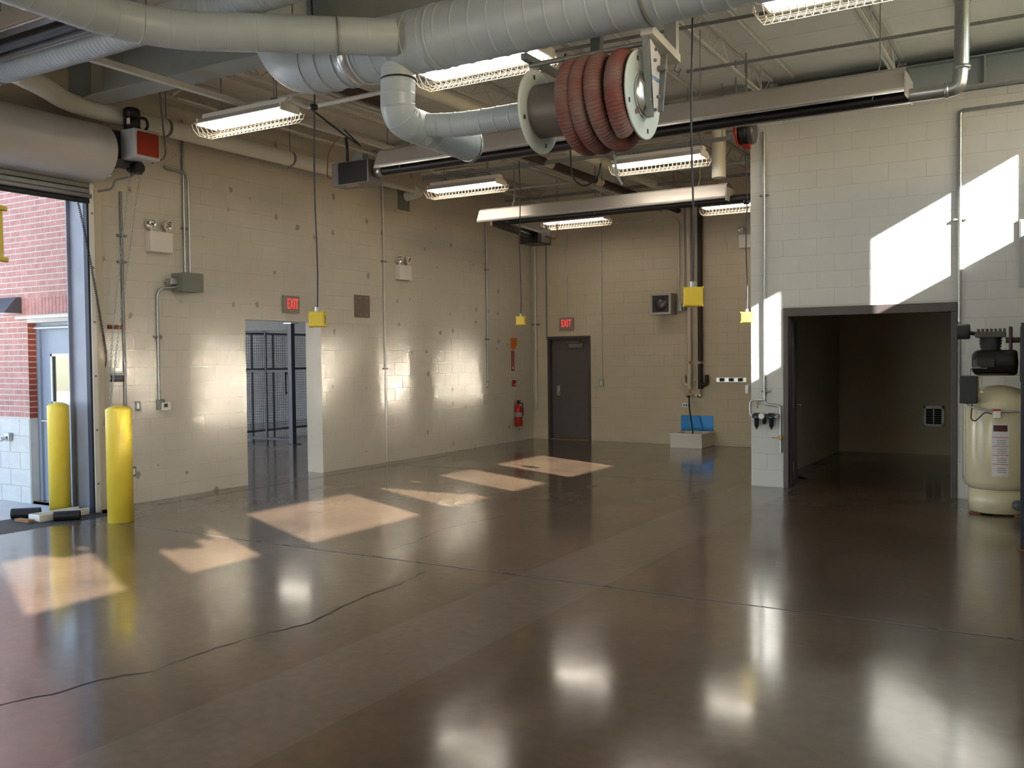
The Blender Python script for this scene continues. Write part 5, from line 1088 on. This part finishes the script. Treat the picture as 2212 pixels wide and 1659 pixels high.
build(MB().lathe((cx+0.18, cy-0.24, 0.12), (0.45, -0.85, 0), [(0, 0.05), (0.06, 0.05), (0.075, 0.042), (0.075, 0)], 18), 'drain_plug', mat('plug_blue_grey', (84, 88, 98), 0.4, 0.4), cp_)
def on_tank(u0, u1, z0, z1, m, nm, parent, off=0.0015):
    """patch on the tank, u = offset angle in metres of arc from the side facing the viewer"""
    a0 = math.radians(-97); mb = MB(); n_ = 8; vs_ = []
    for k in range(n_+1):
        a = a0+(u0+(u1-u0)*k/n_)/cr_
        for z in (z0, z1): vs_.append((cx+(cr_+off)*math.cos(a), cy+(cr_+off)*math.sin(a), z))
    mb.add(vs_, [(2*i, 2*i+1, 2*i+3, 2*i+2) for i in range(n_)], True); return build(mb, nm, m, parent)
st = on_tank(0.0, 0.15, 0.41, 0.94, mat('sticker_white', (206, 202, 206), 0.5), 'sticker', cp_)
on_tank(0.012, 0.138, 0.862, 0.925, mat('oval_maroon', (70, 22, 28), 0.4), 'maroon_badge', st, 0.003)
for z in (0.80, 0.71, 0.62, 0.53): on_tank(0.004, 0.146, z, z+0.006, mat('rule_red', (176, 84, 76), 0.5), 'red_rule', st, 0.003)
for z in (0.73, 0.75, 0.77, 0.64, 0.66, 0.68, 0.55, 0.57, 0.59, 0.45, 0.47, 0.49): on_tank(0.045, 0.13, z, z+0.007, mat('print_grey', (140, 138, 144), 0.5), 'print_line', st, 0.0025)
on_tank(0.21, 0.3, 0.85, 0.98, mat('sticker_grey', (190, 184, 176), 0.5), 'data_plate', cp_)
# top platform, motor, pump, guard
build(MB().box(cx-0.18, cx+0.26, cy-0.2, cy+0.2, 1.405, 1.42, 0.003).box(cx-0.18, cx-0.165, cy-0.2, cy-0.18, 1.18, 1.41).box(cx+0.23, cx+0.245, cy-0.2, cy-0.18, 1.18, 1.41).box(cx-0.18, cx-0.165, cy+0.18, cy+0.2, 1.18, 1.41).box(cx+0.23, cx+0.245, cy+0.18, cy+0.2, 1.18, 1.41), 'platform', CREAM, cp_)
mo = build(MB().lathe((cx-0.24, cy-0.06, 1.55), (1, 0, 0), [(0, 0), (0.0, 0.09), (0.02, 0.12), (0.05, 0.132), (0.38, 0.132), (0.41, 0.115), (0.42, 0)], 28), 'motor', BLACK, cp_)
build(MB().box(cx-0.15, cx+0.1, cy-0.15, cy+0.03, 1.42, 1.44, 0.004), 'motor_foot', BLACK, mo)
build(MB().box(cx-0.2, cx-0.02, cy-0.22, cy-0.15, 1.5, 1.6, 0.01), 'wiring_cover', BLACK, mo)
pu = build(MB().lathe((cx-0.08, cy+0.05, 1.66), (0, 0, 1), [(0, 0), (0, 0.09), (0.03, 0.1), (0.035, 0.085), (0.06, 0.105), (0.065, 0.09), (0.09, 0.11), (0.095, 0.095), (0.12, 0.112), (0.125, 0.095), (0.15, 0.112), (0.155, 0)], 24), 'pump_cylinder', mat('pump_iron', (40, 38, 38), 0.5), cp_)
hd = MB().box(cx-0.22, cx+0.06, cy-0.06, cy+0.14, 1.81, 1.87, 0.008)
for k in range(7): hd.box(cx-0.2+k*0.04, cx-0.185+k*0.04, cy-0.07, cy+0.15, 1.86, 1.9)
build(hd, 'pump_head', mat('pump_head_grey', (74, 72, 68), 0.5), pu)
build(MB().lathe((cx-0.39, cy+0.0, 1.875), (1, 0, 0), [(0, 0), (0, 0.075), (0.01, 0.08), (0.11, 0.08), (0.12, 0.075), (0.12, 0)], 24), 'air_filter', mat('filter_black', (46, 44, 44), 0.6), cp_)
build(MB().cyl((cx-0.27, cy, 1.86), (cx-0.2, cy+0.02, 1.85), 0.022, 12), 'filter_neck', BLACK, cp_)
build(MB().box(cx+0.2, cx+0.3, cy-0.3, cy+0.32, 1.33, 1.94, 0.04), 'belt_guard', BLACK, cp_)
build(MB().box(cx+0.09, cx+0.12, cy-0.04, cy+0.1, 1.66, 1.92, 0.01).cyl((cx+0.06, cy+0.04, 1.78), (cx+0.2, cy+0.04, 1.78), 0.03, 12), 'flywheel_stay', mat('guard_rust', (74, 52, 46), 0.6), cp_)
build(MB().box(8.385, 8.545, 7.56, 7.70, 1.14, 1.42, 0.008), 'starter_box', mat('starter_black', (34, 36, 42), 0.5), cp_)
build(MB().tube(fillet([(8.47, 7.63, 1.42), (8.47, 7.65, 1.5), (8.55, 7.74, 1.505), (8.62, 7.78, 1.5)], 0.06), 0.013, 8), 'motor_conduit', GALV, cp_)
build(MB().tube(fillet([(8.43, 7.63, 1.14), (8.5, 7.58, 1.10), (8.75, 7.58, 1.06), (9.0, 7.66, 1.07)], 0.1), 0.011, 8), 'steel_line', GALV, cp_)
build(MB().tube(fillet([(8.50, 7.6, 1.14), (8.49, 7.58, 0.98), (8.53, 7.57, 0.96), (8.62, 7.57, 1.06), (8.68, 7.58, 1.04)], 0.06), 0.006, 6), 'black_wire', RUBBER, cp_)
ps = build(MB().box(8.69, 8.76, 7.56, 7.615, 1.0, 1.09, 0.006), 'pressure_switch', PLASTW, cp_); build(MB().box(8.69, 8.76, 7.555, 7.56, 1.07, 1.09), 'red_band', REDC, ps)
build(MB().cyl((8.43, 7.62, 0.4), (8.43, 7.62, 1.1), 0.006, 8), 'sight_tube', GALV, cp_)
# dark post at the picture edge
t = thing('equipment_stand', 'tall dark navy steel stand cut off by the picture edge before the compressor', 'stand', (9.2, 6.0, 0))
for xx in (9.0, 9.45):
    build(MB().box(xx-0.012, xx+0.04, 5.97, 6.03, 0.01, 1.9, 0.004), 'upright', NAVY, t); build(MB().box(xx-0.03, xx+0.06, 5.92, 6.08, 0, 0.012, 0.002), 'foot', RUST, t)
build(MB().box(8.988, 9.49, 5.98, 6.02, 1.84, 1.9, 0.004), 'crossbar', NAVY, t); build(MB().box(8.988, 9.49, 5.98, 6.02, 0.3, 0.36, 0.004), 'crossbar', NAVY, t)
